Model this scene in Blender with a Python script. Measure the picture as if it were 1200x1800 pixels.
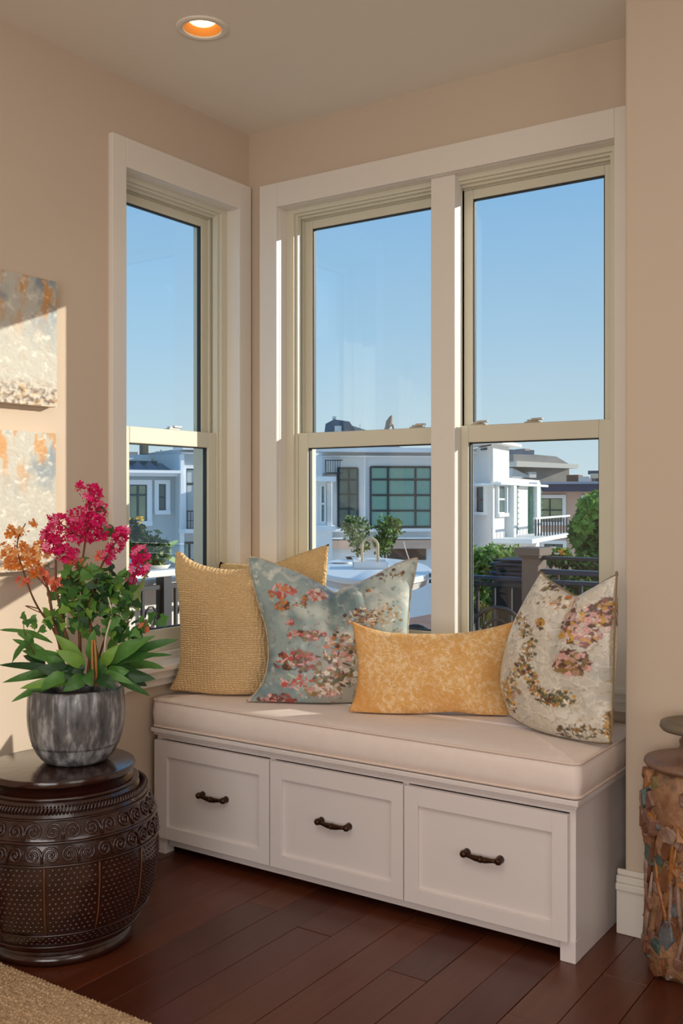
import bpy, math, random
import numpy as np
from mathutils import Vector, Matrix
random.seed(7); rng = np.random.default_rng(7)
for o in list(bpy.data.objects): bpy.data.objects.remove(o)
COL = bpy.context.scene.collection
PI = math.pi
# ------------------------------------------------------------------ camera (room corner = origin, x along window wall, y<0 is the room)
F = 1775.86; HOR = 878.0; H = 1.25
CAM = np.array([2.587, -3.151, H]); FW = np.array([-.5616, .8274, 0.]); RT = np.array([.8274, .5616, 0.]); UP = np.array([0, 0, 1.])
cd = bpy.data.cameras.new('camera'); cam = bpy.data.objects.new('camera', cd); COL.objects.link(cam)
cam.location = CAM
cam.rotation_euler = (PI/2, 0, math.atan2(-FW[0], FW[1]))
cd.sensor_fit = 'VERTICAL'; cd.sensor_height = 36; cd.lens = F/1800*36; cd.shift_y = -(900-HOR)/1800; cd.clip_start = .05; cd.clip_end = 600
bpy.context.scene.camera = cam
sc = bpy.context.scene
sc.view_settings.view_transform = 'Standard'; sc.view_settings.look = 'None'; sc.view_settings.gamma = 1.0
sc.view_settings.use_curve_mapping = False; sc.view_settings.exposure = 0.0
# ------------------------------------------------------------------ world, sun, lights
def lin(c): return tuple((v/12.92 if v <= .04045 else ((v+.055)/1.055)**2.4) for v in [x/255. for x in c])
w = bpy.data.worlds.new('sky'); sc.world = w; w.use_nodes = True
nt = w.node_tree; nt.nodes.clear()
tc = nt.nodes.new('ShaderNodeTexCoord'); sx = nt.nodes.new('ShaderNodeSeparateXYZ'); rp = nt.nodes.new('ShaderNodeValToRGB')
bg = nt.nodes.new('ShaderNodeBackground'); wo = nt.nodes.new('ShaderNodeOutputWorld')
nt.links.new(tc.outputs['Generated'], sx.inputs[0]); nt.links.new(sx.outputs['Z'], rp.inputs[0]); nt.links.new(rp.outputs[0], bg.inputs[0]); nt.links.new(bg.outputs[0], wo.inputs[0])
cr = rp.color_ramp
for p, c in [(0.0, (203, 222, 230)), (.07, (188, 212, 224)), (.16, (163, 200, 226)), (.30, (133, 182, 224)), (.6, (104, 160, 214)), (1, (80, 138, 200))]:
    e = cr.elements.new(p) if p not in (0.0, 1) else cr.elements[0 if p == 0 else -1]
    e.color = (*lin(c), 1)
bg.inputs[1].default_value = 1.08
sd = bpy.data.lights.new('sun', 'SUN'); so = bpy.data.objects.new('sun', sd); COL.objects.link(so)
SUN = Vector((-.698, -.717, -.30)).normalized()
so.rotation_euler = SUN.to_track_quat('-Z', 'Y').to_euler(); so.location = (6, 6, 5)
sd.energy = 5.0; sd.color = (1, .93, .82); sd.angle = .006
def area(name, loc, tgt, sxx, syy, en, col):
    l = bpy.data.lights.new(name, 'AREA'); l.shape = 'RECTANGLE'; l.size = sxx; l.size_y = syy; l.energy = en; l.color = col
    o = bpy.data.objects.new(name, l); COL.objects.link(o); o.location = loc
    o.rotation_euler = (Vector(tgt)-Vector(loc)).to_track_quat('-Z', 'Y').to_euler(); return o
area('room_fill_back', (2.6, -6.2, 1.1), (1.2, -.3, 1.0), 3.6, 1.6, 98, (1, .965, .94))  # unseen fill light added behind the camera to brighten the room
area('room_fill_side', (5.0, -2.6, 1.2), (.5, -1.0, 1.1), 2.4, 1.5, 26, (1, .96, .93))  # second added fill, unseen, from the right side of the room
area('ceiling_fill', (1.5, -2.3, 2.66), (1.3, -1.9, 0), 1.6, 1.6, 26, (1, .96, .92))  # overhead fill added to lighten cushion top and floor, no fixtures behind it

# ------------------------------------------------------------------ pixel helpers (photo measurements -> world points at real depth)
def ray(px, py): return FW + RT*((px-600)/F) + UP*((HOR-py)/F)
def dep(px, py, Z): return CAM + ray(px, py)*Z
def onpl(px, py, ax, v):
    r = ray(px, py); return CAM + r*((v-CAM[ax])/r[ax])
def proj(P):
    P = np.asarray(P, float)-CAM; Z = P@FW
    return 600+F*(P@RT)/Z, HOR-F*P[..., 2]/Z
# ------------------------------------------------------------------ materials
MATS = {}
def mat(name, c, rough=.6, spec=.4, metal=0., var=None, vs=8., vamt=.5, bump=0., bs=60., kind='NOISE', coord='Object', stretch=(1, 1, 1), c3=None, coat=0., trans=0., emis=None, es=0., det=6, vc=False, bd=.01, sss=0.):
    if name in MATS: return MATS[name]
    m = bpy.data.materials.new(name); m.use_nodes = True; n = m.node_tree; b = n.nodes['Principled BSDF']; MATS[name] = m
    col = (*lin(c), 1); b.inputs['Base Color'].default_value = col
    b.inputs['Roughness'].default_value = rough; b.inputs['Specular IOR Level'].default_value = spec; b.inputs['Metallic'].default_value = metal
    b.inputs['Coat Weight'].default_value = coat; b.inputs['Coat Roughness'].default_value = .15
    t = n.nodes.new('ShaderNodeTexCoord'); mp = n.nodes.new('ShaderNodeMapping'); mp.inputs['Scale'].default_value = stretch
    n.links.new(t.outputs[coord], mp.inputs[0])
    if vc:
        a = n.nodes.new('ShaderNodeAttribute'); a.attribute_name = 'Col'; src = a.outputs['Color']
        n.links.new(src, b.inputs['Base Color'])
    if var is not None:
        x = n.nodes.new('ShaderNodeTexNoise'); x.inputs['Scale'].default_value = vs; x.inputs['Detail'].default_value = det; x.inputs['Roughness'].default_value = .6
        n.links.new(mp.outputs[0], x.inputs[0])
        r = n.nodes.new('ShaderNodeValToRGB'); n.links.new(x.outputs['Fac'], r.inputs[0])
        r.color_ramp.elements[0].position = .5-vamt/2; r.color_ramp.elements[1].position = .5+vamt/2
        r.color_ramp.elements[0].color = col; r.color_ramp.elements[1].color = (*lin(var), 1)
        if c3 is not None:
            e = r.color_ramp.elements.new(.5); e.color = (*lin(c3), 1)
        n.links.new(r.outputs[0], b.inputs['Base Color'])
    if bump:
        if kind == 'NOISE': x = n.nodes.new('ShaderNodeTexNoise'); x.inputs['Scale'].default_value = bs; x.inputs['Detail'].default_value = 5; h = x.outputs['Fac']
        elif kind == 'VORONOI': x = n.nodes.new('ShaderNodeTexVoronoi'); x.inputs['Scale'].default_value = bs; h = x.outputs['Distance']
        elif kind == 'KNIT':
            wv = []
            for dr_, sc_ in (('X', bs), ('Y', bs*1.7)):
                x = n.nodes.new('ShaderNodeTexWave'); x.bands_direction = dr_; x.inputs['Scale'].default_value = sc_; x.inputs['Distortion'].default_value = 7. if dr_ == 'X' else 5.; x.inputs['Detail'].default_value = 3; x.inputs['Detail Scale'].default_value = 1.2; n.links.new(mp.outputs[0], x.inputs[0]); wv.append(x)
            q = n.nodes.new('ShaderNodeMath'); q.operation = 'ADD'; n.links.new(wv[0].outputs['Fac'], q.inputs[0]); n.links.new(wv[1].outputs['Fac'], q.inputs[1]); h = q.outputs[0]
        else: x = n.nodes.new('ShaderNodeTexWave'); x.inputs['Scale'].default_value = bs; x.inputs['Distortion'].default_value = 2.5; x.inputs['Detail'].default_value = 3; x.inputs['Detail Scale'].default_value = 2.; h = x.outputs['Fac']
        n.links.new(mp.outputs[0], x.inputs[0])
        bp = n.nodes.new('ShaderNodeBump'); bp.inputs['Strength'].default_value = bump; bp.inputs['Distance'].default_value = bd
        n.links.new(h, bp.inputs['Height']); n.links.new(bp.outputs[0], b.inputs['Normal'])
    if emis is not None:
        b.inputs['Emission Color'].default_value = (*lin(emis), 1); b.inputs['Emission Strength'].default_value = es
    if sss:
        tr = n.nodes.new('ShaderNodeBsdfTranslucent'); mx = n.nodes.new('ShaderNodeMixShader'); mx.inputs[0].default_value = sss
        src = b.inputs['Base Color'].links[0].from_socket if b.inputs['Base Color'].links else None
        if src: n.links.new(src, tr.inputs[0])
        else: tr.inputs[0].default_value = col
        out = n.nodes['Material Output']; n.links.new(b.outputs[0], mx.inputs[1]); n.links.new(tr.outputs[0], mx.inputs[2]); n.links.new(mx.outputs[0], out.inputs[0])
    return m
def glass_mat(name, tint=(255, 255, 255), refl=.05):
    m = bpy.data.materials.new(name); m.use_nodes = True; n = m.node_tree; n.nodes.clear()
    o = n.nodes.new('ShaderNodeOutputMaterial'); t = n.nodes.new('ShaderNodeBsdfTransparent'); g = n.nodes.new('ShaderNodeBsdfGlossy'); x = n.nodes.new('ShaderNodeMixShader')
    t.inputs[0].default_value = (*lin(tint), 1); g.inputs['Roughness'].default_value = 0.0; g.inputs[0].default_value = (.9, .95, 1, 1)
    lw = n.nodes.new('ShaderNodeLayerWeight'); lw.inputs[0].default_value = .5
    pw = n.nodes.new('ShaderNodeMath'); pw.operation = 'POWER'; pw.inputs[1].default_value = 4.; n.links.new(lw.outputs['Facing'], pw.inputs[0])
    mm = n.nodes.new('ShaderNodeMath'); mm.operation = 'MULTIPLY_ADD'; mm.inputs[1].default_value = refl*.6; mm.inputs[2].default_value = refl*.035; n.links.new(pw.outputs[0], mm.inputs[0]); n.links.new(mm.outputs[0], x.inputs[0])
    n.links.new(t.outputs[0], x.inputs[1]); n.links.new(g.outputs[0], x.inputs[2]); n.links.new(x.outputs[0], o.inputs[0]); return m
WALL = mat('wall_paint', (207, 188, 167), .85, .2, bump=.04, bs=250)
CEIL = mat('ceiling_paint', (240, 233, 219), .9, .15, bump=.05, bs=180)
TRIM = mat('trim_paint', (230, 222, 210), .35, .45, bump=.015, bs=40)
SASH = mat('sash_paint', (216, 210, 188), .4, .45)
CABM = mat('cabinet_paint', (228, 219, 215), .38, .45, bump=.015, bs=30)
GLASS = glass_mat('window_glass', (251, 253, 253), .9)
BLACK = mat('dark_gasket', (38, 44, 44), .5)
CHROME = mat('satin_latch', (205, 205, 198), .3, .5, metal=.8)
BRONZE = mat('dark_bronze', (52, 34, 24), .35, .5, metal=.85, var=(84, 56, 38), vs=60, bump=.2, bs=90)
# ------------------------------------------------------------------ mesh builder
class MB:
    def __init__(s): s.v = []; s.f = []
    def add(s, v, f):
        k = len(s.v); s.v.extend([tuple(map(float, p)) for p in v]); s.f.extend([tuple(i+k for i in q) for q in f]); return s
    def box(s, x0, x1, y0, y1, z0, z1, T=None):
        x0, x1 = min(x0, x1), max(x0, x1); y0, y1 = min(y0, y1), max(y0, y1); z0, z1 = min(z0, z1), max(z0, z1)
        v = [(x, y, z) for z in (z0, z1) for x, y in ((x0, y0), (x1, y0), (x1, y1), (x0, y1))]
        if T: v = [T(*p) for p in v]
        f = [(0, 3, 2, 1), (4, 5, 6, 7), (0, 1, 5, 4), (1, 2, 6, 5), (2, 3, 7, 6), (3, 0, 4, 7)]
        a = np.array(v); n = np.cross(a[1]-a[0], a[3]-a[0])
        if np.dot(n, a[4]-a[0]) < 0: f = [q[::-1] for q in f]
        return s.add(v, f)
    def tube(s, pts, r, n=8, closed=False, cap=True):
        pts = [Vector(p) for p in pts]; m = len(pts); rr = r if hasattr(r, '__len__') else [r]*m
        v = []; f = []; prev = None
        for i, p in enumerate(pts):
            a = pts[(i-1) % m] if (i > 0 or closed) else p; b = pts[(i+1) % m] if (i < m-1 or closed) else p
            t = (b-a); t = t.normalized() if t.length > 1e-9 else Vector((0, 0, 1))
            if prev is None:
                u = t.cross(Vector((0, 0, 1)));
                if u.length < .05: u = t.cross(Vector((1, 0, 0)))
            else: u = prev - t*prev.dot(t)
            u.normalize(); prev = u; q = t.cross(u)
            for k in range(n):
                an = 2*PI*k/n; v.append(p+(u*math.cos(an)+q*math.sin(an))*rr[i])
        R = m if closed else m-1
        for i in range(R):
            j = (i+1) % m
            for k in range(n): f.append((i*n+k, i*n+(k+1) % n, j*n+(k+1) % n, j*n+k))
        if cap and not closed: f.append(tuple(range(n))[::-1]); f.append(tuple((m-1)*n+k for k in range(n)))
        return s.add(v, f)
    def lathe(s, prof, c=(0, 0, 0), n=48, fn=None, a0=0., closed=False):
        v = []; f = []; m = len(prof)
        for i, (r, z) in enumerate(prof):
            for k in range(n):
                a = a0+2*PI*k/n; rr = r if fn is None else fn(r, z, a)
                v.append((c[0]+rr*math.cos(a), c[1]+rr*math.sin(a), c[2]+z))
        for i in range(m-1):
            for k in range(n): f.append((i*n+k, i*n+(k+1) % n, (i+1)*n+(k+1) % n, (i+1)*n+k))
        if prof[0][0] > 1e-5: f.append(tuple(range(n))[::-1])
        if prof[-1][0] > 1e-5: f.append(tuple((m-1)*n+k for k in range(n)))
        return s.add(v, f)
    def obj(s, name, m, parent=None, smooth=False, bevel=0, L=None, angle=None, seg=2):
        me = bpy.data.meshes.new(name)
        off = Vector((0, 0, 0)) if parent is None else rootloc(parent)
        if L is not None and parent is None: off = Vector(L)
        me.from_pydata([(p[0]-off[0], p[1]-off[1], p[2]-off[2]) for p in s.v], [], s.f); me.update()
        if smooth: me.polygons.foreach_set('use_smooth', [True]*len(me.polygons))
        o = bpy.data.objects.new(name, me); COL.objects.link(o); me.materials.append(m)
        if parent is not None: o.parent = parent
        elif L is not None: o.location = L
        if bevel:
            b = o.modifiers.new('bevel', 'BEVEL'); b.width = bevel; b.segments = seg; b.limit_method = 'ANGLE'; b.angle_limit = .6
            if smooth is False and seg > 1: pass
        if angle is not None:
            me.polygons.foreach_set('use_smooth', [True]*len(me.polygons))
            try: me.set_sharp_from_angle(angle=angle)
            except Exception: pass
        return o
def rootloc(o):
    while o.parent is not None: o = o.parent
    return o.location
def thing(name, label, cat, loc, group=None):
    o = bpy.data.objects.new(name, None); COL.objects.link(o); o.location = loc; o['label'] = label; o['category'] = cat; o.empty_display_size = .05
    if group: o['group'] = group
    return o
def tag(o, label, cat, group=None, kind=None):
    o['label'] = label; o['category'] = cat
    if group: o['group'] = group
    if kind: o['kind'] = kind
    return o
def struct(o, label=None, cat=None):
    o['kind'] = 'structure'
    if label: o['label'] = label
    if cat: o['category'] = cat
    return o
def place(name, me, parent, M):     # a piece sharing mesh data, M = world matrix
    o = bpy.data.objects.new(name, me); COL.objects.link(o); o.parent = parent
    o.matrix_local = Matrix.Translation(-rootloc(parent)) @ M
    return o
# ================================================================== ROOM SHELL
CH = 2.713; WX = 1.626; WY = -.278; RX = 5.2; BY = -6.4; TH = .16
TA = lambda u, w, z: (-w, u, z)       # wall A (x=0): u = y, w outward
TB = lambda u, w, z: (u, w, z)        # wall B (y=0)
def wall_hole(T, u0, u1, h0, h1, z0, z1):
    m = MB(); m.box(u0, h0, 0, TH, 0, CH, T); m.box(h1, u1, 0, TH, 0, CH, T); m.box(h0, h1, 0, TH, 0, z0, T); m.box(h0, h1, 0, TH, z1, CH, T); return m
ZB, ZT = .64, 2.41
A0, A1 = -.70, -.073
B0, B1 = .143, 1.515
wall_hole(TA, BY, TH, A0, A1, ZB, ZT)
wl = struct(wall_hole(TA, BY, 0.0, A0, A1, ZB, ZT).obj('wall_left', WALL), 'beige painted left wall holding the narrow window and canvases', 'wall')
ww = struct(wall_hole(TB, -TH, WX+.6, B0, B1, ZB, ZT).obj('wall_back', WALL), 'beige painted wall around the double window behind the bench', 'wall')
m = MB(); m.box(WX, RX, WY, 0, 0, CH); struct(m.obj('wall_right', WALL, bevel=.006), 'plain beige wall pier right of the window seat', 'wall')
m = MB(); m.box(RX, RX+.12, BY, WY, 0, CH); struct(m.obj('wall_far_right', WALL), 'beige side wall of the room outside the frame', 'wall')
m = MB(); m.box(-TH, RX+.12, BY-.12, BY, 0, CH); struct(m.obj('wall_front', WALL), 'beige wall behind the viewpoint', 'wall')
# ceiling with a round hole for the downlight
LC = (.470, -.800); LR = .062
import bmesh
bm = bmesh.new(); ov = [bm.verts.new(p) for p in ((-TH, BY-.12, CH), (RX+.12, BY-.12, CH), (RX+.12, TH, CH), (-TH, TH, CH))]
iv = [bm.verts.new((LC[0]+LR*math.cos(2*PI*k/40), LC[1]+LR*math.sin(2*PI*k/40), CH)) for k in range(40)]
es = [bm.edges.new((ov[i], ov[(i+1) % 4])) for i in range(4)]+[bm.edges.new((iv[i], iv[(i+1) % 40])) for i in range(40)]
bmesh.ops.triangle_fill(bm, use_beauty=True, use_dissolve=False, edges=es)
r = bmesh.ops.extrude_face_region(bm, geom=list(bm.faces)); bmesh.ops.translate(bm, vec=(0, 0, .14), verts=[g for g in r['geom'] if isinstance(g, bmesh.types.BMVert)])
bmesh.ops.recalc_face_normals(bm, faces=bm.faces)
me = bpy.data.meshes.new('ceiling'); bm.to_mesh(me); bm.free(); me.materials.append(CEIL)
ce = bpy.data.objects.new('ceiling', me); COL.objects.link(ce); struct(ce, 'flat greige painted ceiling', 'ceiling')
# floor: base + planks running along y
FLB = mat('floor_base', (20, 9, 6), .8)
fl = MB().box(-TH, RX+.12, BY-.12, TH, -.12, -.018).obj('floor', FLB); struct(fl, 'dark reddish brown hardwood plank floor', 'floor')
def plank_mat(i, c, v):
    return mat('plank_wood_%d' % i, c, .30, .5, var=v, vs=5, vamt=.7, bump=.10, bs=60, stretch=(9, .7, 1), det=8, bd=.002)
PM = [plank_mat(0, (74, 34, 20), (98, 50, 30)), plank_mat(1, (68, 31, 18), (92, 46, 27)), plank_mat(2, (80, 38, 22), (104, 55, 32)), plank_mat(3, (62, 27, 16), (86, 42, 25)), plank_mat(4, (76, 33, 17), (102, 50, 28))]
PW = .12
rows = int(RX/PW)+1
for i in range(rows):
    x0 = -.02+i*PW; y = 0.0-random.random()*.9; first = True; ys = [0.0]
    while y > BY: ys.append(y); y -= random.uniform(1.25, 2.1)
    ys.append(BY)
    for a, b in zip(ys[:-1], ys[1:]):
        dz = random.uniform(-.0006, .0006)
        m = MB().box(x0+.0007, min(x0+PW-.0007, RX), b+.0007, a-.0007, -.018, 0+dz)
        o = m.obj('plank', random.choice(PM), fl, bevel=.0012, seg=1)
# baseboards
def base_prof(m, T, u0, u1):
    m.box(u0, u1, -.018, 0, 0, .128, T); m.box(u0, u1, -.026, 0, .128, .148, T); m.box(u0, u1, -.020, 0, .148, .168, T); m.box(u0, u1, -.010, 0, .168, .184, T)
m = MB(); base_prof(m, TA, BY, -.59); struct(m.obj('baseboard_left', TRIM, bevel=.003), 'white stepped baseboard on the left wall', 'baseboard')
m = MB(); TR = lambda u, w, z: (u, WY+w, z)
base_prof(m, TR, WX-.020, RX)
m.box(WX-.018, WX, WY, WY+.2, 0, .128); m.box(WX-.022, WX, WY, WY+.2, .128, .148)
struct(m.obj('baseboard_right', TRIM, bevel=.003), 'white stepped baseboard at the foot of the right wall pier', 'baseboard')
# ================================================================== WINDOWS
def casing(T, us, z0, z1, parent, hw):
    pass
def sash(T, name, par, u0, u1, z0, z1, w0, w1, st, top, bot):
    m = MB(); m.box(u0, u0+st, w0, w1, z0, z1, T); m.box(u1-st, u1, w0, w1, z0, z1, T); m.box(u0+st, u1-st, w0, w1, z1-top, z1, T); m.box(u0+st, u1-st, w0, w1, z0, z0+bot, T)
    s = m.obj(name, SASH, par, bevel=.003)
    wm = (w0+w1)/2; a, b, c, d = u0+st, u1-st, z0+bot, z1-top
    # glazing bead: narrow dark gasket ring
    g = MB(); t = .004
    for bx in ((a, a+t, c, d), (b-t, b, c, d), (a, b, c, c+t), (a, b, d-t, d)): g.box(bx[0], bx[1], wm-.008, wm+.008, bx[2], bx[3], T)
    g.obj('gasket', BLACK, s)
    p = MB().box(a, b, wm-.0015, wm+.0015, c, d, T).obj('pane', GLASS, s)
    return s
def window(T, name, label, u0, u1, zb, zt, fl_, fr_, locks):
    L = T((u0+u1)/2, .06, zb)
    o = thing(name, label, 'window', L); o['kind'] = 'structure'
    # frame: blind stops and jamb liners
    m = MB(); D = TH+.02
    m.box(u0-.012, u0+.001, -.002 if fl_ else .03, D, zb-.01, zt+.012, T); m.box(u1-.001, u1+.012, -.002 if fr_ else .03, D, zb-.01, zt+.012, T)
    m.box(u0-.012 if fl_ else u0-.025, u1+.012 if fr_ else u1+.025, -.0015, D-.001, zt-.001, zt+.0125, T)
    m.box(u0, u1, .03, D+.03, zb-.03, zb+.02, T)
    m.obj('jamb', TRIM, o, bevel=.002)
    m = MB()
    if fl_: m.box(u0, u0+fl_, .042, .055, zb+.02, zt, T); m.box(u0, u0+fl_+.010, .055, .080, zb+.02, zt, T)
    if fr_: m.box(u1-fr_, u1, .042, .055, zb+.02, zt, T); m.box(u1-fr_-.010, u1, .055, .080, zb+.02, zt, T)
    m.box(u0-.001, u1+.001, .0413, .0557, zt-.018, zt+.001, T); m.box(u0-.001, u1+.001, .0545, .0757, zt-.026, zt+.001, T); m.box(u0-.001, u1+.001, .0745, .091, zt-.033, zt+.001, T)
    m.obj('stop', SASH, o, bevel=.002)
    a, b = u0+(fl_+.010 if fl_ else .001), u1-(fr_+.010 if fr_ else .001)
    zm = 1.452
    lo = sash(T, 'lower_sash', o, a, b, zb+.02, 1.512, .060, .094, .040 if fl_ == 0 else .046, .060, .082)
    up = sash(T, 'upper_sash', o, a, b, zm+.012, zt-.036, .104, .130, .036, .034, .048)
    # jamb track between the sashes and the outside
    m = MB(); m.box(u0, a, .094, D, zb+.02, zt, T); m.box(b, u1, .094, D, zb+.02, zt, T); m.box(a, b, .098, D-.001, zt-.036, zt-.0005, T); m.obj('track', SASH, o)
    for u in locks:
        k = MB(); k.box(u-.030, u+.030, .064, .088, 1.512, 1.517, T); k.box(u-.022, u+.022, .068, .084, 1.517, 1.524, T); k.box(u-.004, u+.038, .062, .072, 1.520, 1.528, T)
        k.obj('latch', CHROME, lo, bevel=.002)
    return o
window(TA, 'window_1', 'narrow white double-hung window in the left wall behind the plant', -.688, -.085, ZB+.03, 2.395, .036, .036, [-.36])
window(TB, 'window_2', 'left double-hung window of the pair above the bench', .155, .862, ZB+.03, 2.395, .036, .0, [.735])
window(TB, 'window_3', 'right double-hung window of the pair above the bench', .908, 1.505, ZB+.03, 2.395, .0, .03, [.985, 1.19])
def casing_set(T, o, u0, u1, uo0, uo1, zt, zo, zs):
    for bx in ((uo0, u0, zs, zo), (u1, uo1, zs, zo), (u0, u1, zt, zo)):
        m = MB(); m.box(bx[0], bx[1], -.022, 0, bx[2], bx[3], T); m.obj('casing_board', TRIM, o, bevel=.0025)
t1 = thing('trim_1', 'white casing boards around the narrow left window', 'trim', (0.0, -.39, ZB)); t1['kind'] = 'structure'
casing_set(TA, t1, -.688, -.085, -.753, -.014, 2.395, 2.497, .58)
t2 = thing('trim_2', 'white casing boards and mullion around the double window', 'trim', (.84, 0.0, ZB)); t2['kind'] = 'structure'
casing_set(TB, t2, .155, 1.505, .070, 1.6, 2.395, 2.490, .58)
MB().box(.826, .922, .010, .057, ZB+.03, 2.3945).obj('mullion', TRIM, t2, bevel=.003)
# stools and aprons
def stool(T, name, label, u0, u1, L):
    o = thing(name, label, 'windowsill', L); o['kind'] = 'structure'
    m = MB(); m.box(u0-.02, u1+.02, -.060, .06, .640, .662, T); m.obj('stool_board', TRIM, o, bevel=.006)
    m = MB(); m.box(u0, u1, -.040, -.022, .612, .640, T); m.box(u0, u1, -.024, 0, .585, .640, T); m.obj('apron', TRIM, o, bevel=.004)
stool(TA, 'trim_3', 'white projecting sill board under the narrow left window', -.753, -.03, (0, -.39, .585))
stool(TB, 'trim_4', 'white sill board under the double window behind the cushions', .07, 1.60, (.84, 0, .585))
# ================================================================== CEILING DOWNLIGHT
cl = thing('ceiling_light', 'round recessed downlight glowing amber in the ceiling', 'light', (LC[0], LC[1], CH-.004))
m = MB(); m.lathe([(LR-.004, -.001), (LR-.002, -.005), (LR+.018, -.005), (LR+.020, -.002), (LR+.020, 0.0), (LR-.004, 0.0)], (LC[0], LC[1], CH), 48)
m.f = m.f[:-2]; m.obj('trim_ring', CEIL, cl, smooth=True)
m = MB(); m.lathe([(LR-.003, 0.0), (LR-.010, .010), (LR-.020, .021)], (LC[0], LC[1], CH), 48); m.f = m.f[:-2]
m.obj('reflector', mat('baffle_lamp_glow', (236, 158, 78), .35, .5), cl, smooth=True)  # warm glow of the lamp is put into the reflector colour
m = MB(); m.lathe([(0.0001, .0125), (.020, .0135), (.034, .017), (.041, .022)], (LC[0], LC[1], CH), 32)
m.obj('bulb', mat('bulb_glow', (255, 235, 200), .5, emis=(255, 222, 160), es=4.5), cl, smooth=True)
sp = bpy.data.lights.new('downlight_lamp', 'SPOT'); sp.energy = 3; sp.color = (1, .72, .42); sp.spot_size = 1.6; sp.spot_blend = .8; sp.shadow_soft_size = .03
spo = bpy.data.objects.new('downlight_lamp', sp); COL.objects.link(spo); spo.location = (LC[0], LC[1], CH-.012)
# ================================================================== BENCH
be = thing('window_bench', 'long white three-drawer storage bench standing under the windows', 'bench', (.81, -.3, 0))
X0, X1, YF, YBK = .03, 1.582, -.548, -.032
m = MB()
m.box(X0, X0+.018, YF, YBK, .06, .428); m.box(X1-.018, X1, YF, YBK, 0.0, .428); m.box(X0+.017, X1-.017, YBK-.012, YBK-.001, .03, .427); m.box(X0+.017, X1-.017, YF+.001, YBK-.001, .05, .065)
m.box(X0+.017, X1-.017, YF+.0005, YF+.018, .404, .4275)
for xx in (.548, 1.052): m.box(xx-.01, xx+.01, YF+.0008, YBK-.002, .06, .41)
m.obj('carcass', CABM, be, bevel=.0015)
MB().box(X0+.05, X1-.04, YF+.006, YF+.024, .030, .064).obj('toe_rail', CABM, be, bevel=.0015)
for a, b in ((X0, X0+.043), (X1-.043, X1)):
    MB().box(a-.0006, b+.0006, YF-.004, YF+.04, 0, .0605).obj('leg', CABM, be, bevel=.0015)
MB().box(X0, X0+.04, YBK-.05, YBK, 0, .0595).obj('leg', CABM, be)
m = MB(); m.box(X0-.006, X1+.016, YF-.028, YBK+.004, .430, .446); m.box(X0-.003, X1+.008, YF-.016, YBK+.002, .418, .4305); m.obj('top', CABM, be, bevel=.003)
def handle(xc, zc, par, y):
    h = MB(); P = [(xc-.052, y-.020, zc+.003), (xc-.036, y-.021, zc+.001), (xc-.014, y-.022, zc-.001), (xc+.014, y-.022, zc-.001), (xc+.036, y-.021, zc+.001), (xc+.052, y-.020, zc+.003)]
    h.tube(P, [.0065, .0058, .0085, .0085, .0058, .0065], 10)
    for sgn in (-1, 1):
        h.tube([(xc+sgn*.052, y+.001, zc+.003), (xc+sgn*.052, y-.020, zc+.003)], [.012, .008], 10)
        h.lathe([(0.0001, -.011), (.008, -.008), (.0115, 0), (.008, .008), (0.0001, .011)], (xc+sgn*.054, y-.020, zc+.003), 10)
    h.tube([(xc-.004, y-.022, zc-.001), (xc+.004, y-.022, zc-.001)], .0098, 10)
    return h.obj('handle', BRONZE, par, smooth=True)
drs = [(.034, .5475), (.5535, 1.0535), (1.0575, 1.566)]
FS = [(.095, .506), (.600, 1.012), (1.104, 1.521)]
for (a, b), (pa, pb), hx in zip(drs, FS, (.306, .803, 1.313)):
    y0, y1 = YF-.020, YF-.0006; z0, z1 = .060, .402; ia, ib = .104, .348
    m = MB()
    m.box(a, pa, y0, y1, z0, z1); m.box(pb, b, y0, y1, z0, z1); m.box(pa, pb, y0, y1, ib, z1); m.box(pa, pb, y0, y1, z0, ia)
    d = m.obj('drawer', CABM, be, bevel=.0012)
    MB().box(pa-.002, pb+.002, y0+.011, y1-.002, ia-.002, ib+.002).obj('panel', CABM, d)
    handle(hx, .238, d, y0+.011)
# ================================================================== SEAT CUSHION
FAB = mat('linen_fabric', (243, 230, 221), .9, .1, bump=.25, bs=900, var=(236, 220, 210), vs=30, vamt=.8, bd=.002)
def rrect(x0, x1, y0, y1, r, n=8):
    pts = []
    for cx, cy, a in ((x1-r, y0+r, -PI/2), (x1-r, y1-r, 0), (x0+r, y1-r, PI/2), (x0+r, y0+r, PI)):
        for k in range(n+1): an = a+PI/2*k/n; pts.append((cx+r*math.cos(an), cy+r*math.sin(an)))
    out = []
    for i, p in enumerate(pts):    # subdivide long sides
        q = pts[(i+1) % len(pts)]; d = math.hypot(q[0]-p[0], q[1]-p[1]); k = max(1, int(d/.03))
        for j in range(k): out.append((p[0]+(q[0]-p[0])*j/k, p[1]+(q[1]-p[1])*j/k))
    return out
cu = thing('bench_cushion', 'long beige linen seat cushion lying on the white bench', 'cushion', (.81, -.3, .4465))
CX0, CX1, CY0, CY1, CZ0, CZ1 = .024, 1.600, -.574, -.034, .4475, .545
m = MB(); loop = rrect(CX0, CX1, CY0, CY1, .028)
cx, cy = (CX0+CX1)/2, (CY0+CY1)/2
def shrink(p, k): return (min(max(p[0], CX0+k), CX1-k), min(max(p[1], CY0+k), CY1-k))
lev = [(CZ0, .012), (CZ0+.004, .003), (CZ0+.03, -.002), (CZ0+.05, -.004), (CZ1-.03, -.002), (CZ1-.006, .001), (CZ1-.001, .006), (CZ1+.003, .02), (CZ1+.006, .06), (CZ1+.009, .13), (CZ1+.010, .24)]
n = len(loop); v = []; f = []
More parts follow.
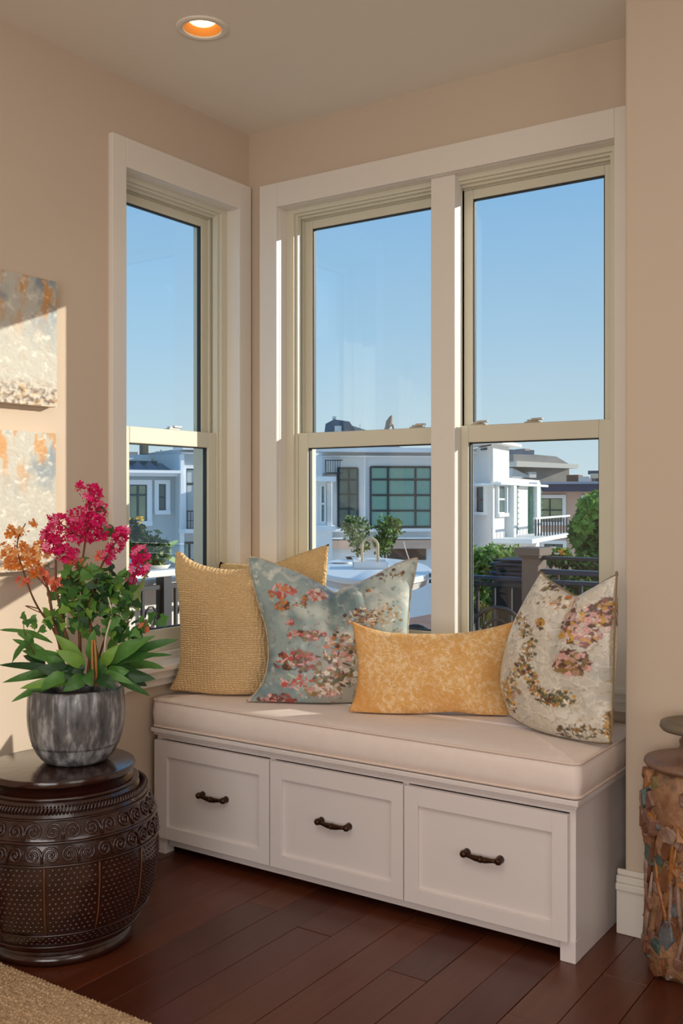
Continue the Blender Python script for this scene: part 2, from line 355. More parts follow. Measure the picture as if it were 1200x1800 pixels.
for z, k in lev:
    for p in loop:
        q = shrink(p, k) if k > 0 else (p[0]+(k if p[0] < cx else -k)*.9*(abs(p[0]-cx) > .76), p[1]+(k if p[1] < cy else -k)*.9*(abs(p[1]-cy) > .25))
        wz = .0010*math.sin(p[0]*17)*min(1, k*20)
        v.append((q[0], q[1], z+wz*(z > CZ1)))
for i in range(len(lev)-1):
    for k in range(n): f.append((i*n+k, i*n+(k+1) % n, (i+1)*n+(k+1) % n, (i+1)*n+k))
f.append(tuple(range(n))[::-1]); f.append(tuple((len(lev)-1)*n+k for k in range(n)))
m.add(v, f); m.obj('cushion_pad', FAB, cu, smooth=True)
FAB2 = mat('linen_piping', (226, 206, 193), .85, .1)
for z, k in ((CZ1-.002, .001), (CZ0+.005, .001)):
    MB().tube([(*shrink(p, k), z) for p in loop], .0042, 8, closed=True).obj('piping', FAB2, cu, smooth=True)
# ================================================================== THROW PILLOWS
def bez(pts, n):       # resample polyline by arclength, smoothed (Catmull-Rom)
    P = np.array(pts, float)
    if len(P) > 2:
        Q = np.vstack([2*P[0]-P[1], P, 2*P[-1]-P[-2]]); out = []
        for i in range(1, len(Q)-2):
            for t in np.linspace(0, 1, 16, endpoint=False):
                a, b, c, d = Q[i-1], Q[i], Q[i+1], Q[i+2]
                out.append(.5*((2*b)+(-a+c)*t+(2*a-5*b+4*c-d)*t*t+(-a+3*b-3*c+d)*t**3))
        out.append(P[-1]); P = np.array(out)
    s = np.r_[0, np.cumsum(np.hypot(*np.diff(P, axis=0).T))]; s /= s[-1]; t = np.linspace(0, 1, n)
    return np.c_[np.interp(t, s, P[:, 0]), np.interp(t, s, P[:, 1])]
def pillow(name, label, group, B0_, B1_, tilt, top, right, bottom, left, T, material, paint=None, N=110, wr=None, crease=None, bkf=.9, pipm=None, pr=.004, clampf=None, sag=1.0):
    """outline sides are photo pixels; each runs top: l->r, right: t->b, bottom: l->r, left: t->b"""
    B0_, B1_ = np.array(B0_, float), np.array(B1_, float); U = B1_-B0_; U[2] = 0; U /= np.linalg.norm(U)
    back = np.array([-U[1], U[0], 0.]); V = UP*math.cos(tilt)+back*math.sin(tilt); Nn = np.cross(U, V)   # toward viewer
    O = (B0_+B1_)/2
    def tos(P):
        out = []
        for px, py in P:
            r = ray(px, py); s = np.dot(O-CAM, Nn)/np.dot(r, Nn); X = CAM+r*s-O; out.append((X@U, X@V))
        return np.array(out)
    c_t, c_r, c_b, c_l = [bez(tos(P), N) for P in (top, right, bottom, left)]
    s = np.linspace(0, 1, N)[:, None, None]; t = np.linspace(0, 1, N)[None, :, None]   # s: left->right, t: top->bottom
    G = (1-t)*c_t[:, None]+t*c_b[:, None]+(1-s)*c_l[None]+s*c_r[None]-((1-s)*(1-t)*c_t[0]+s*(1-t)*c_t[-1]+(1-s)*t*c_b[0]+s*t*c_b[-1])
    S = np.broadcast_to(s, (N, N, 1))[..., 0]*2-1; Tt = np.broadcast_to(t, (N, N, 1))[..., 0]*2-1
    th = T*np.clip(1-S**2, 0, 1)**.5*np.clip(1-Tt**2, 0, 1)**.5
    th = th*(1-.25*(S*Tt)**2)
    th = T*(th/T)**.8
    W = np.zeros_like(th)
    ph = rng.uniform(0, 6, 12)
    if wr: # soft wrinkles radiating to the corners
        for k in range(6):
            W += wr*np.sin((S*math.cos(ph[k])+Tt*math.sin(ph[k]))*(2.6+1.5*k)+ph[k+6])/(1+k*.35)
        W *= np.clip((th/T), 0, 1)
    if crease is not None: W = W+crease(S, Tt)*np.clip(th/T*1.5, 0, 1)
    w3 = O[None, None]+G[..., :1]*U+G[..., 1:]*V
    fr = w3+(th+W)[..., None]*Nn; bk = w3-(th*bkf)[..., None]*Nn
    edge = (np.abs(S) > .9999) | (np.abs(Tt) > .9999)
    X = np.concatenate([fr.reshape(-1, 3), bk.reshape(-1, 3)])
    X[:, 2] = np.where(X[:, 2] < CZ1+.0158, CZ1+.0158+(X[:, 2]-CZ1-.0158)*.03, X[:, 2])
    if clampf is not None: X = clampf(X)
    idx = np.arange(N*N).reshape(N, N); f = []
    a, b, c, d = idx[:-1, :-1].ravel(), idx[1:, :-1].ravel(), idx[1:, 1:].ravel(), idx[:-1, 1:].ravel()
    F1 = np.c_[a, d, c, b]; F2 = np.c_[a, b, c, d]+N*N
    # weld border
    remap = np.arange(2*N*N); bi = idx[edge]; remap[bi+N*N] = bi
    Fc = remap[np.vstack([F1, F2])]
    loc = (O[0], O[1], CZ1+.0158)
    root = thing(name, label, 'pillow', loc, group)
    me = bpy.data.meshes.new('cover'); me.from_pydata((X-np.array(loc)).tolist(), [], Fc.tolist()); me.update()
    me.polygons.foreach_set('use_smooth', [True]*len(me.polygons)); me.materials.append(material)
    if paint is not None:
        px, py = proj(w3.reshape(-1, 3)); colr = paint(px, py); colr = np.vstack([colr, colr])
        ca = me.color_attributes.new('Col', 'FLOAT_COLOR', 'POINT'); ca.data.foreach_set('color', np.c_[colr, np.ones(len(colr))].ravel())
    uv = me.uv_layers.new(name='UVMap'); U2 = np.concatenate([G.reshape(-1, 2)]*2)
    li = np.empty(len(me.loops), int); me.loops.foreach_get('vertex_index', li); uv.data.foreach_set('uv', U2[li].ravel())
    o = bpy.data.objects.new('cover', me); COL.objects.link(o); o.parent = root
    ring = np.r_[idx[:, 0], idx[-1, 1:], idx[::-1, -1][1:], idx[0, ::-1][1:-1]]
    if pipm is not None:
        P = X[ring][::2]; MB().tube(P, pr, 6, closed=True).obj('piping', pipm, root, smooth=True)
    return root
def n2(px, py, s, seed):      # cheap smooth noise in picture units of the print
    r = np.random.default_rng(seed); out = np.zeros_like(px); a = 1.; tot = 0
    for o in range(4):
        for k in range(4):
            an = r.uniform(0, 6.28); fr = (2**o)/s*r.uniform(.7, 1.3); out += a*np.sin((px*math.cos(an)+py*math.sin(an))*fr+r.uniform(0, 6.28)+1.3*np.sin((px*math.sin(an)-py*math.cos(an))*fr*.7)); tot += a*.5
        a *= .6
    return np.clip(.5+out/tot/3.2, 0, 1)
def mixc(A, Bc, m): return A*(1-m[:, None])+np.array(Bc)[None]*m[:, None]
L_ = lambda *c: np.array(lin(c))
def flowers(C, px, py, fl, seed=3):
    r = np.random.default_rng(seed)
    for cx, cy, R, colr, kind in fl:
        R = R*1.04; colr = np.clip(np.array(colr)*r.uniform(.75, 1.2), 0, .9)
        n = 5; a0 = r.uniform(0, 6.28); sq = r.uniform(.6, 1)
        dx, dy = px-cx, (py-cy)/sq; d = np.hypot(dx, dy); an = np.arctan2(dy, dx)
        if kind == 'leaf':
            u = dx*math.cos(a0)+dy*math.sin(a0); v_ = -dx*math.sin(a0)+dy*math.cos(a0); mk = np.clip((1-(u/(R*1.4))**2-(v_/(R*.34))**2)*4, 0, 1)
        else: mk = np.clip((R*(.88+.11*np.cos(n*(an-a0))+.05*np.cos(3*(an+a0)))-d)/1.2, 0, 1)
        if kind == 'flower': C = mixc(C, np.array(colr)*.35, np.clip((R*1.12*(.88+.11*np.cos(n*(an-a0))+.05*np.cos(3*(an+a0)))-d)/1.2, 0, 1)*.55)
        C = mixc(C, colr, mk*.92)
        if kind == 'flower':
            C = mixc(C, np.array(colr)*.55, np.clip(1-np.abs(d-R*.55)/1.0, 0, 1)*mk*.5); C = mixc(C, L_(150, 96, 30), np.clip((R*.22-d)/1., 0, 1))
    return C
def cluster(cx, cy, rx, ry, n, R, cols, seed, kind='flower'):
    r = np.random.default_rng(seed); out = []
    for _ in range(int(n*2.8)):
        a, q = r.uniform(0, 6.28), r.uniform(0, 1)**.6
        out.append((cx+rx*q*math.cos(a), cy+ry*q*math.sin(a), R*r.uniform(.6, 1.25), cols[r.integers(len(cols))], kind if r.uniform() < .62 else 'leaf'))
    return out
RED = L_(196, 84, 74); PINK = L_(226, 172, 164); DK = L_(96, 66, 52); OLV = L_(150, 120, 70); CRM = L_(232, 222, 204); ORG = L_(206, 128, 66); GRN = L_(104, 112, 84); GLD = L_(212, 160, 62); MAR = L_(140, 84, 74)
def paint_blue(px, py):
    k = n2(px, py, 26, 5); C = np.zeros((len(px), 3))+L_(150, 168, 166)
    C = mixc(C, L_(116, 138, 142), np.clip((k-.45)*4, 0, 1)); C = mixc(C, L_(206, 214, 204), np.clip((.42-n2(px, py, 30, 9))*5, 0, 1)*.8)
    # cream lower right ground, foliage
    g = np.clip((py-1140+(n2(px, py, 22, 2)-.5)*80)/40, 0, 1)*np.clip((px-530)/60, 0, 1); C = mixc(C, L_(190, 172, 150), g*.6)
    C = mixc(C, L_(214, 222, 212), np.clip((px-625)/40, 0, 1)*.7*np.clip((n2(px, py, 14, 21)-.2)*2, 0, 1))
    C = mixc(C, L_(226, 222, 210), np.clip(1-np.abs((py-1000)-(px-440)*.22-6*np.sin(px*.15))/7, 0, 1)*.5)
    C = mixc(C, L_(112, 112, 96), np.clip((n2(px, py, 4.0, 33)-.62)*8, 0, 1)*.6); C = mixc(C, L_(226, 228, 214), np.clip((n2(px, py, 5.5, 34)-.62)*8, 0, 1)*.6*np.clip((n2(px, py, 22, 35)-.4)*5, 0, 1)); C = mixc(C, L_(176, 110, 92), np.clip((n2(px, py, 3.4, 36)-.66)*9, 0, 1)*.5*np.clip((py-1030)/60, 0, 1))
    fl = cluster(497, 1045, 22, 14, 9, 6, [RED, RED, PINK, ORG], 1)+cluster(505, 1068, 22, 7, 9, 4.5, [ORG, DK, RED], 2)+cluster(560, 1050, 20, 10, 12, 5, [PINK, PINK, RED, CRM], 3)
    fl += cluster(537, 1062, 5, 14, 7, 3.5, [DK, ORG], 4)+cluster(511, 1098, 6, 5, 4, 4.5, [RED, PINK], 5)+cluster(540, 1120, 34, 9, 22, 4.5, [RED, DK, PINK, OLV], 6)
    fl += cluster(525, 1165, 42, 18, 30, 6, [RED, RED, PINK, OLV, DK], 7)+cluster(600, 1150, 32, 36, 44, 5, [DK, OLV, CRM, ORG, PINK], 8)+cluster(590, 1192, 40, 16, 34, 5.5, [DK, OLV, PINK, CRM, GRN], 9)
    fl += cluster(490, 1232, 36, 12, 34, 4.5, [MAR, DK, PINK, RED], 10)+cluster(520, 1200, 30, 12, 14, 6, [PINK, L_(170, 196, 180), RED], 11)+cluster(570, 1215, 30, 10, 16, 6, [PINK, CRM, OLV], 15)
    fl += cluster(635, 1090, 30, 18, 34, 3.6, [DK, OLV, ORG, CRM], 12)+cluster(680, 1085, 26, 22, 26, 3.4, [OLV, L_(206, 178, 140), CRM], 13)+cluster(648, 1042, 3, 2, 2, 3.4, [ORG, DK], 14)+cluster(660, 1010, 50, 10, 20, 3.2, [DK, OLV, MAR], 16)
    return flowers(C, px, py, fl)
def paint_right(px, py):
    C = np.zeros((len(px), 3))+L_(206, 198, 182); k = n2(px, py, 24, 15)
    C = mixc(C, L_(184, 182, 172), np.clip((k-.5)*4, 0, 1)*.8); C = mixc(C, L_(228, 222, 208), np.clip((.45-n2(px, py, 20, 19))*5, 0, 1)*.8)
    C = mixc(C, L_(120, 104, 82), np.clip(1-np.abs(n2(px, py, 9, 43)-.52)*20, 0, 1)*.5*np.clip((n2(px, py, 26, 44)-.38)*5, 0, 1)); C = mixc(C, L_(236, 230, 214), np.clip(1-np.abs(n2(px+2, py+2, 9, 43)-.48)*16, 0, 1)*.6); C = mixc(C, L_(178, 142, 84), np.clip((n2(px, py, 3.6, 45)-.64)*9, 0, 1)*.6*np.clip((n2(px, py, 24, 46)-.42)*6, 0, 1))
    fl = []
    for i in range(26):          # wreath of small golden leaves sweeping down the left and round
        t = i/25; x = 925+42*math.sin(t*3.4)*.2+ t*60*(t > .5)*(t-.5)*2; y = 1075+t*170
        fl += cluster(912+34*math.sin(t*5)+t*30, y, 14, 8, 6, 3.4, [GLD, DK, OLV, CRM, GRN, L_(196, 160, 120)], 50+i)
    for i in range(22):
        t = i/21; fl += cluster(950+t*60, 1170+26*math.sin(t*3)+t*55, 12, 8, 6, 3.8, [GLD, DK, GRN, CRM, ORG], 90+i)
    fl += cluster(1046, 1100, 38, 34, 85, 6.5, [PINK, PINK, L_(228, 196, 186), MAR, DK, GLD, CRM], 120)+cluster(1030, 1165, 26, 22, 32, 6.5, [PINK, L_(206, 160, 140), DK, OLV], 121)
    fl += cluster(1080, 1075, 18, 26, 30, 5, [MAR, DK, GLD, PINK], 122)+cluster(975, 1098, 7, 8, 7, 5, [ORG, GLD, DK], 123)+cluster(1085, 1275, 18, 28, 50, 4.5, [GLD, GLD, DK, OLV, CRM], 124)
    fl += cluster(1000, 1060, 40, 12, 20, 3.5, [ORG, OLV, CRM], 125)+cluster(1005, 1225, 30, 16, 26, 4, [DK, GRN, GLD, CRM], 126)+cluster(1030, 1285, 40, 12, 30, 4, [OLV, DK, GRN, CRM], 127)+cluster(915, 1215, 22, 30, 24, 4, [OLV, GLD, CRM, L_(180, 150, 130)], 128)
    fl += cluster(975, 1030, 30, 10, 18, 3, [GRN, DK, OLV], 129)
    C = flowers(C, px, py, fl, 8)
    for (cx, cy, R) in ((985, 1130, 30), (1020, 1240, 26), (940, 1180, 26)):  # pale brushed swirls
        d = np.hypot(px-cx, (py-cy)*.8); C = mixc(C, L_(150, 130, 108), np.clip(1-np.abs(d-R)/1.3, 0, 1)*.6*np.clip(n2(px, py, 12, int(cx))*2-.4, 0, 1))
    return C
def paint_gold(px, py):
    C = np.zeros((len(px), 3))+L_(228, 176, 106); a = n2(px, py, 7, 71); b = n2(px, py, 2.2, 73)
    C = mixc(C, L_(246, 220, 172), np.clip((a*.4+b*.6-.48)*7, 0, 1)*.6); C = mixc(C, L_(214, 160, 92), np.clip(1-np.abs(n2(px, py, 6, 79)-.5)*22, 0, 1)*.75); C = mixc(C, L_(246, 226, 190), np.clip(1-np.abs(n2(px, py, 5, 81)-.52)*24, 0, 1)*.8); C = mixc(C, L_(216, 156, 84), np.clip((n2(px, py, 20, 75)-.52)*5, 0, 1)*.6)
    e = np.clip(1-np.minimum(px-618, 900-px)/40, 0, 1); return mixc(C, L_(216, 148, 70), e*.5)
PB = mat('blue_floral_satin', (255, 255, 255), .36, .5, vc=True, bump=.25, bs=26, coord='UV', bd=.004)
PR_ = mat('pale_floral_satin', (255, 255, 255), .38, .5, vc=True, bump=.3, bs=26, coord='UV', bd=.004)
PG = mat('gold_velvet', (255, 255, 255), .75, .3, vc=True, bump=.5, bs=160, coord='UV', bd=.003)
KNIT = mat('tan_knit', (218, 178, 124), .95, .1, var=(236, 204, 156), vs=150, vamt=.6, bump=.8, bs=24, kind='KNIT', coord='UV', bd=.003)
KNIT2 = mat('tan_boucle', (222, 178, 116), .95, .1, var=(240, 206, 152), vs=160, vamt=.5, bump=1., bs=220, kind='VORONOI', coord='UV', bd=.005)
PIP = mat('pale_piping', (226, 212, 188), .7, .2, var=(150, 130, 104), vs=60)
PIP2 = mat('olive_piping', (140, 122, 92), .7, .2)
PIPT = mat('tan_piping', (206, 156, 92), .9, .1)
def clA(X):
    X[:, 0] = np.maximum(X[:, 0], .008+.0*X[:, 0]); X = clq(X); return X
def clB(X):
    X = clq(X); X[:, 0] = np.minimum(X[:, 0], WX-.006); return X
BZ = CZ1+.014
def clq(X): X[:, 1] = np.minimum(X[:, 1], np.where(X[:, 2] > .675, -.026, -.064)); return X
pillow('throw_pillow', 'tan nubby pillow tucked behind the blue floral one, only corner showing', 'throw pillows on the window seat', (.17, -.20, BZ), (.60, -.14, BZ), .12,
       [(345, 985), (400, 990), (470, 992), (530, 972), (578, 956)], [(578, 956), (574, 1010), (570, 1100), (574, 1200)], [(350, 1200), (420, 1196), (500, 1196), (574, 1200)], [(345, 985), (352, 1050), (350, 1130), (350, 1200)],
       .045, KNIT2, N=60, clampf=clA)
pillow('throw_pillow', 'tan ribbed knit square pillow at the left end of the seat', 'throw pillows on the window seat', (.05, -.495, BZ), (.33, -.365, BZ), .10,
       [(309, 969), (319, 971), (334, 983), (356, 993), (390, 1000), (430, 1000), (452, 992)], [(452, 992), (462, 1060), (474, 1130), (472, 1180), (462, 1214)], [(296, 1214), (325, 1215), (380, 1222), (430, 1222), (462, 1214)], [(309, 969), (308, 1000), (316, 1060), (318, 1130), (313, 1180), (296, 1214)],
       .075, KNIT, N=90, clampf=clA, wr=.003)
def cr_blue(S, T_): return -.030*np.exp(-((S-.06)/.10)**2)*np.clip(-T_+.15, 0, 1)+.016*np.exp(-((S-.22-(T_+1)*.25)/.08)**2)*np.clip(-T_+.2, 0, 1)+.008*np.exp(-((S+.2+(T_+1)*.3)/.08)**2)*np.clip(-T_+.2, 0, 1)
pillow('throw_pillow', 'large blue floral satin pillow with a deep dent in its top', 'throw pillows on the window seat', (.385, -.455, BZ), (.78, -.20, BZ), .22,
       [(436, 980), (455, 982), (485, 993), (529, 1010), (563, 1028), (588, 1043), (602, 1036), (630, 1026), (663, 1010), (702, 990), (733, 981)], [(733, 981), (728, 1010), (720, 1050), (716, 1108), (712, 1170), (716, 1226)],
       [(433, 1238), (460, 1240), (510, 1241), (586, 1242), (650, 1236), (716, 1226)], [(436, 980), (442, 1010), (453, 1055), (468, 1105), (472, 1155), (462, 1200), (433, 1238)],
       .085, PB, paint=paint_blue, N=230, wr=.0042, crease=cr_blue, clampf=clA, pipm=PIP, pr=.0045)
pillow('throw_pillow', 'golden mottled rectangular lumbar pillow lying in the middle of the seat', 'throw pillows on the window seat', (.745, -.42, BZ), (1.225, -.165, BZ), .12,
       [(618, 1092), (640, 1101), (680, 1111), (740, 1114), (800, 1113), (850, 1106), (903, 1093)], [(903, 1093), (897, 1130), (888, 1180), (887, 1220), (897, 1263)],
       [(612, 1251), (650, 1257), (700, 1257), (760, 1253), (800, 1252), (850, 1258), (897, 1263)], [(618, 1092), (624, 1130), (629, 1175), (624, 1220), (612, 1251)],
       .065, PG, paint=paint_gold, N=150, wr=.002)
def cr_r(S, T_): return -.018*np.exp(-((S-(-.02))/.11)**2)*np.clip(-T_+.15, 0, 1)+.006*np.exp(-((S-.3-(T_+1)*.2)/.12)**2)*np.clip(-T_+.2, 0, 1)+.005*np.exp(-((S+.35+(T_+1)*.2)/.14)**2)*np.clip(-T_+.2, 0, 1)
pillow('throw_pillow', 'cream floral satin pillow leaning against the right wall pier', 'throw pillows on the window seat', (1.20, -.285, BZ), (1.60, -.375, BZ), .10,
       [(951, 1006), (965, 1020), (990, 1036), (1014, 1048), (1040, 1036), (1070, 1018), (1094, 1006)], [(1094, 1006), (1097, 1060), (1096, 1130), (1082, 1200), (1078, 1240), (1097, 1306)],
       [(896, 1258), (938, 1280), (990, 1296), (1050, 1305), (1097, 1306)], [(951, 1006), (928, 1050), (905, 1100), (888, 1160), (884, 1205), (896, 1258)],
       .080, PR_, paint=paint_right, N=210, bkf=.45, wr=.0036, crease=cr_r, clampf=clB, pipm=PIP2, pr=.004)
# ================================================================== DRUM STOOL
DX = dep(108, 878, 2.86); DX = np.array([.302, DX[1]+.02, 0.]); DC = (float(DX[0]), float(DX[1]), 0.)
LAC = mat('lacquer_dark', (31, 12, 8), .2, .55, var=(54, 23, 15), vs=14, bump=.12, bs=40, coat=.5)
LAC2 = mat('lacquer_carved', (40, 17, 12), .26, .55, var=(58, 27, 18), vs=20, bump=.2, bs=60, coat=.4)
LAC3 = mat('lacquer_gold_brown', (104, 62, 36), .35, .5)  # gold-brown tone of the vertical ribs
dr = thing('drum_stool', 'round carved dark lacquered drum stool under the potted plant', 'side table', DC)
m = MB(); m.lathe([(0.0001, .478), (.20, .478), (.206, .482), (.208, .490), (.205, .498), (.198, .500), (.0001, .500)], DC, 96); m.obj('top_disc', LAC, dr, smooth=True).data.set_sharp_from_angle(angle=.7)
def body_r(z):
    P = [(.05, .205), (.09, .235), (.16, .262), (.24, .271), (.31, .270), (.36, .262), (.40, .246), (.43, .228), (.455, .205), (.48, .185)]
    for (a, ra), (b, rb) in zip(P[:-1], P[1:]):
        if z <= b: t = (z-a)/(b-a); return ra+(rb-ra)*t
    return P[-1][1]
prof = [(0.0001, .045), (.205, .045)]+[(body_r(z), z) for z in np.linspace(.05, .46, 50)]+[(.19, .462), (.188, .478), (.0001, .478)]
m = MB(); m.lathe(prof, DC, 96); m.obj('barrel', LAC, dr, smooth=True)
m = MB(); m.lathe([(.0001, 0), (.190, 0), (.200, .008), (.202, .02), (.195, .030), (.188, .036), (.188, .046), (.0001, .046)], DC, 72); m.obj('foot_ring', LAC, dr, smooth=True)
def ring(z, h, out, name, mt):
    r0 = body_r(z); m = MB(); P = []
    for k in range(9): a = -PI/2+PI*k/8; P.append((r0+out*math.cos(a), z+h/2*math.sin(a)))
    P = [(r0-.006, z-h/2)]+P+[(r0-.006, z+h/2)]; m.lathe(P, DC, 96); m.f = m.f[:-2]; return m.obj(name, mt, dr, smooth=True)
for z, h, out in ((.452, .012, .010), (.408, .006, .006), (.355, .008, .008), (.350, .005, .005), (.297, .007, .007), (.105, .006, .006), (.065, .008, .007)): ring(z, h, out, 'band', LAC)
# rope moulding
m = MB(); rz = .430; rr0 = body_r(rz)+.002
for k in range(150):
    a = 2*PI*k/150; c_, s_ = math.cos(a), math.sin(a); ta = np.array([-s_, c_, 0]); ra = np.array([c_, s_, 0]); c0 = np.array([DC[0], DC[1], rz])+ra*rr0
    P = [c0+ra*(-.002)+UP*.009+ta*.004, c0+ra*.008+UP*.005+ta*.002, c0+ra*.010, c0+ra*.008-UP*.005-ta*.002, c0-UP*.009-ta*.004]
    m.tube(P, .0035, 5)
m.obj('rope_moulding', LAC2, dr, smooth=True)['kind'] = 'stuff'
# scroll reliefs (one spiral mesh, copied round two bands)
def spiral(flip, R=.0225):
    m = MB(); P = []; 
    for k in range(26):
        a = k/25*2*PI*1.75; r = R*(1-k/25*.82); P.append((flip*r*math.cos(a), 0, r*math.sin(a)))
    P = [(-flip*(-R-.010), 0, -R*.95)]+P if False else [(flip*R*1.1, 0, -R*.9)]+P
    m.tube(P, [.0032]+[.0036]*24+[.0045]*2, 6); m.lathe([(.0001, -.005), (.005, 0), (.0001, .005)], (0, 0, 0), 8)
    me = bpy.data.meshes.new('scroll'); me.from_pydata(m.v, [], m.f); me.polygons.foreach_set('use_smooth', [True]*len(me.polygons)); me.materials.append(LAC2); return me
SPM = [spiral(1), spiral(-1)]
for zc, nn, off, sc_ in ((.381, 32, 0., 1.0), (.324, 36, .4, 1.0)):
    r1 = body_r(zc+.01); r2 = body_r(zc-.01); sl = math.atan2(r2-r1, .02)
    for k in range(nn):
        a = 2*PI*(k+off)/nn; R = Matrix.Translation((DC[0]+(body_r(zc)+.001)*math.cos(a), DC[1]+(body_r(zc)+.001)*math.sin(a), zc)) @ Matrix.Rotation(a+PI/2, 4, 'Z') @ Matrix.Rotation(-sl, 4, 'X')
        place('scroll', SPM[k % 2], dr, R)
# vertical ribs
for k in range(12):
    a = 2*PI*(k+.35)/12; P = []
    for z in np.linspace(.108, .294, 8): r = body_r(z)+.002; P.append((DC[0]+r*math.cos(a), DC[1]+r*math.sin(a), z))
    MB().tube(P, .0022, 5).obj('rib', LAC3, dr, smooth=True)
# stud lattice
m = MB()
for i, z in enumerate(np.arange(.119, .291, .0128)):
    r = body_r(z); nn = 108
    for k in range(nn):
        a = 2*PI*(k+.5*(i % 2))/nn
        if abs(((a/(2*PI)*12-.35+.5) % 1)-.5) < .04: continue
        c_, s_ = math.cos(a), math.sin(a); c0 = np.array([DC[0]+r*c_, DC[1]+r*s_, z]); j_ = random.uniform(.8, 1.25); ra = np.array([c_, s_, 0])*.0055*j_; ta = np.array([-s_, c_, 0])*.0056; u = UP*.0056
        b0 = c0-ra*.3
        m.add([b0+ta, b0+u, b0-ta, b0-u, c0+ra], [(0, 1, 4), (1, 2, 4), (2, 3, 4), (3, 0, 4)])
for i, z in enumerate((.078, .088, .096)):
    r = body_r(z)
    for k in range(90):
        a = 2*PI*(k+.5*(i % 2))/90; c_, s_ = math.cos(a), math.sin(a); c0 = np.array([DC[0]+r*c_, DC[1]+r*s_, z]); ra = np.array([c_, s_, 0])*.004; ta = np.array([-s_, c_, 0])*.006; u = UP*.003
        m.add([c0-ra*.3+ta, c0-ra*.3+u, c0-ra*.3-ta, c0-ra*.3-u, c0+ra], [(0, 1, 4), (1, 2, 4), (2, 3, 4), (3, 0, 4)])
m.obj('stud_lattice', LAC2, dr, smooth=True)['kind'] = 'stuff'
# ================================================================== POT
PZ = .5005
pc = dep(134, 878, float((np.array([DC[0], DC[1], 0])-CAM)@FW)+.02); PC = (float(pc[0]), float(pc[1]), PZ)
ppx = F/float((pc-CAM)@FW); PRR = 83/ppx
POTM = mat('pewter_glaze', (60, 62, 66), .34, .5, metal=.3, var=(212, 214, 216), c3=(112, 112, 114), vs=11, vamt=.42, bump=.35, bs=22, stretch=(2.6, 2.6, .8), bd=.006)
pt = thing('planter_pot', 'round mottled pewter grey pot on the drum stool', 'plant pot', PC)
hp = .212
def flute(r, z, a):
    return r*(1+.008*math.sin(a*34)*max(0, min(1, (z-.01)*20))*(r > .03))
pr = [(.0001, 0), (.58, .0), (.66, .004), (.74, .014), (.81, .027), (.87, .044), (.92, .062), (.96, .083), (.985, .104), (1.0, .13), (1.002, .155), (.992, .182), (.975, hp-.004), (.955, hp+.002), (.93, hp), (.92, hp-.03), (.90, .05), (.0001, .045)]
m = MB(); m.lathe([(r*PRR, z) for r, z in pr], PC, 136, fn=flute); m.obj('pot_body', POTM, pt, smooth=True)
m = MB(); m.lathe([(.0001, hp-.035), (PRR*.5, hp-.030), (PRR*.915, hp-.038)], PC, 40, fn=lambda r, z, a: r+.002*math.sin(a*7)); m.f = m.f
m.obj('soil', mat('potting_soil', (40, 28, 20), .95, var=(70, 52, 38), vs=80, bump=1., bs=120), pt, smooth=True)
# ================================================================== PLANT
PL = thing('flowering_plant', 'tall leafy plant with magenta and orange blossom sprays growing in the pewter pot', 'plant', (PC[0], PC[1], PZ+hp-.033))
PZD = float((pc-CAM)@FW)
LEAFM = [mat('leaf_%d' % i, c, .42, .45, var=v, vs=14, bump=.1, bs=30, sss=.25) for i, (c, v) in enumerate([((70, 120, 52), (104, 156, 74)), ((50, 94, 44), (80, 130, 60)), ((110, 156, 60), (140, 180, 80)), ((30, 62, 34), (50, 90, 46)), ((150, 184, 108), (186, 208, 140))])]
def leaf(name, b, t, wd, mi, up=.03, fold=.25, parent=None, curl=.2, n=9, L=None, side=0.):
    b, t = Vector(b), Vector(t); ax = t-b; ln = ax.length; ax.normalize()
    sd_ = ax.cross(Vector(-FW)*.9+Vector((0, 0, .55)))
    sd_.normalize(); nm = sd_.cross(ax); sd_ = (sd_*math.cos(side)+nm*math.sin(side)); nm = sd_.cross(ax)
    v = []; f = []
    for i in range(n):
        q = i/(n-1); w_ = wd*(math.sin(PI*min(1, q**.8*1.0))**.75*(1-q*.25)+.03*(1-q)) if 0 < q < 1 else wd*.04*(q == 0)
        c = b+ax*ln*q+nm*(up*math.sin(PI*q))+Vector((0, 0, -1))*curl*ln*q*q*.35
        wav = .06*wd*math.sin(q*14+ln*50)
        for k in (-1, -.5, 0, .5, 1): v.append(c+sd_*w_*.5*k+nm*(fold*w_*.5*abs(k)+wav*abs(k)*(1 if k > 0 else -1)))
    for i in range(n-1):
        for k in range(4): f.append((i*5+k, i*5+k+1, i*5+6+k, i*5+5+k))
    return MB().add(v, f).obj(name, LEAFM[mi], parent if parent is not None else PL, smooth=True, L=L)
def pp(px, py, dz=0.): return dep(px, py, PZD+dz)
S_ = 1/ppx
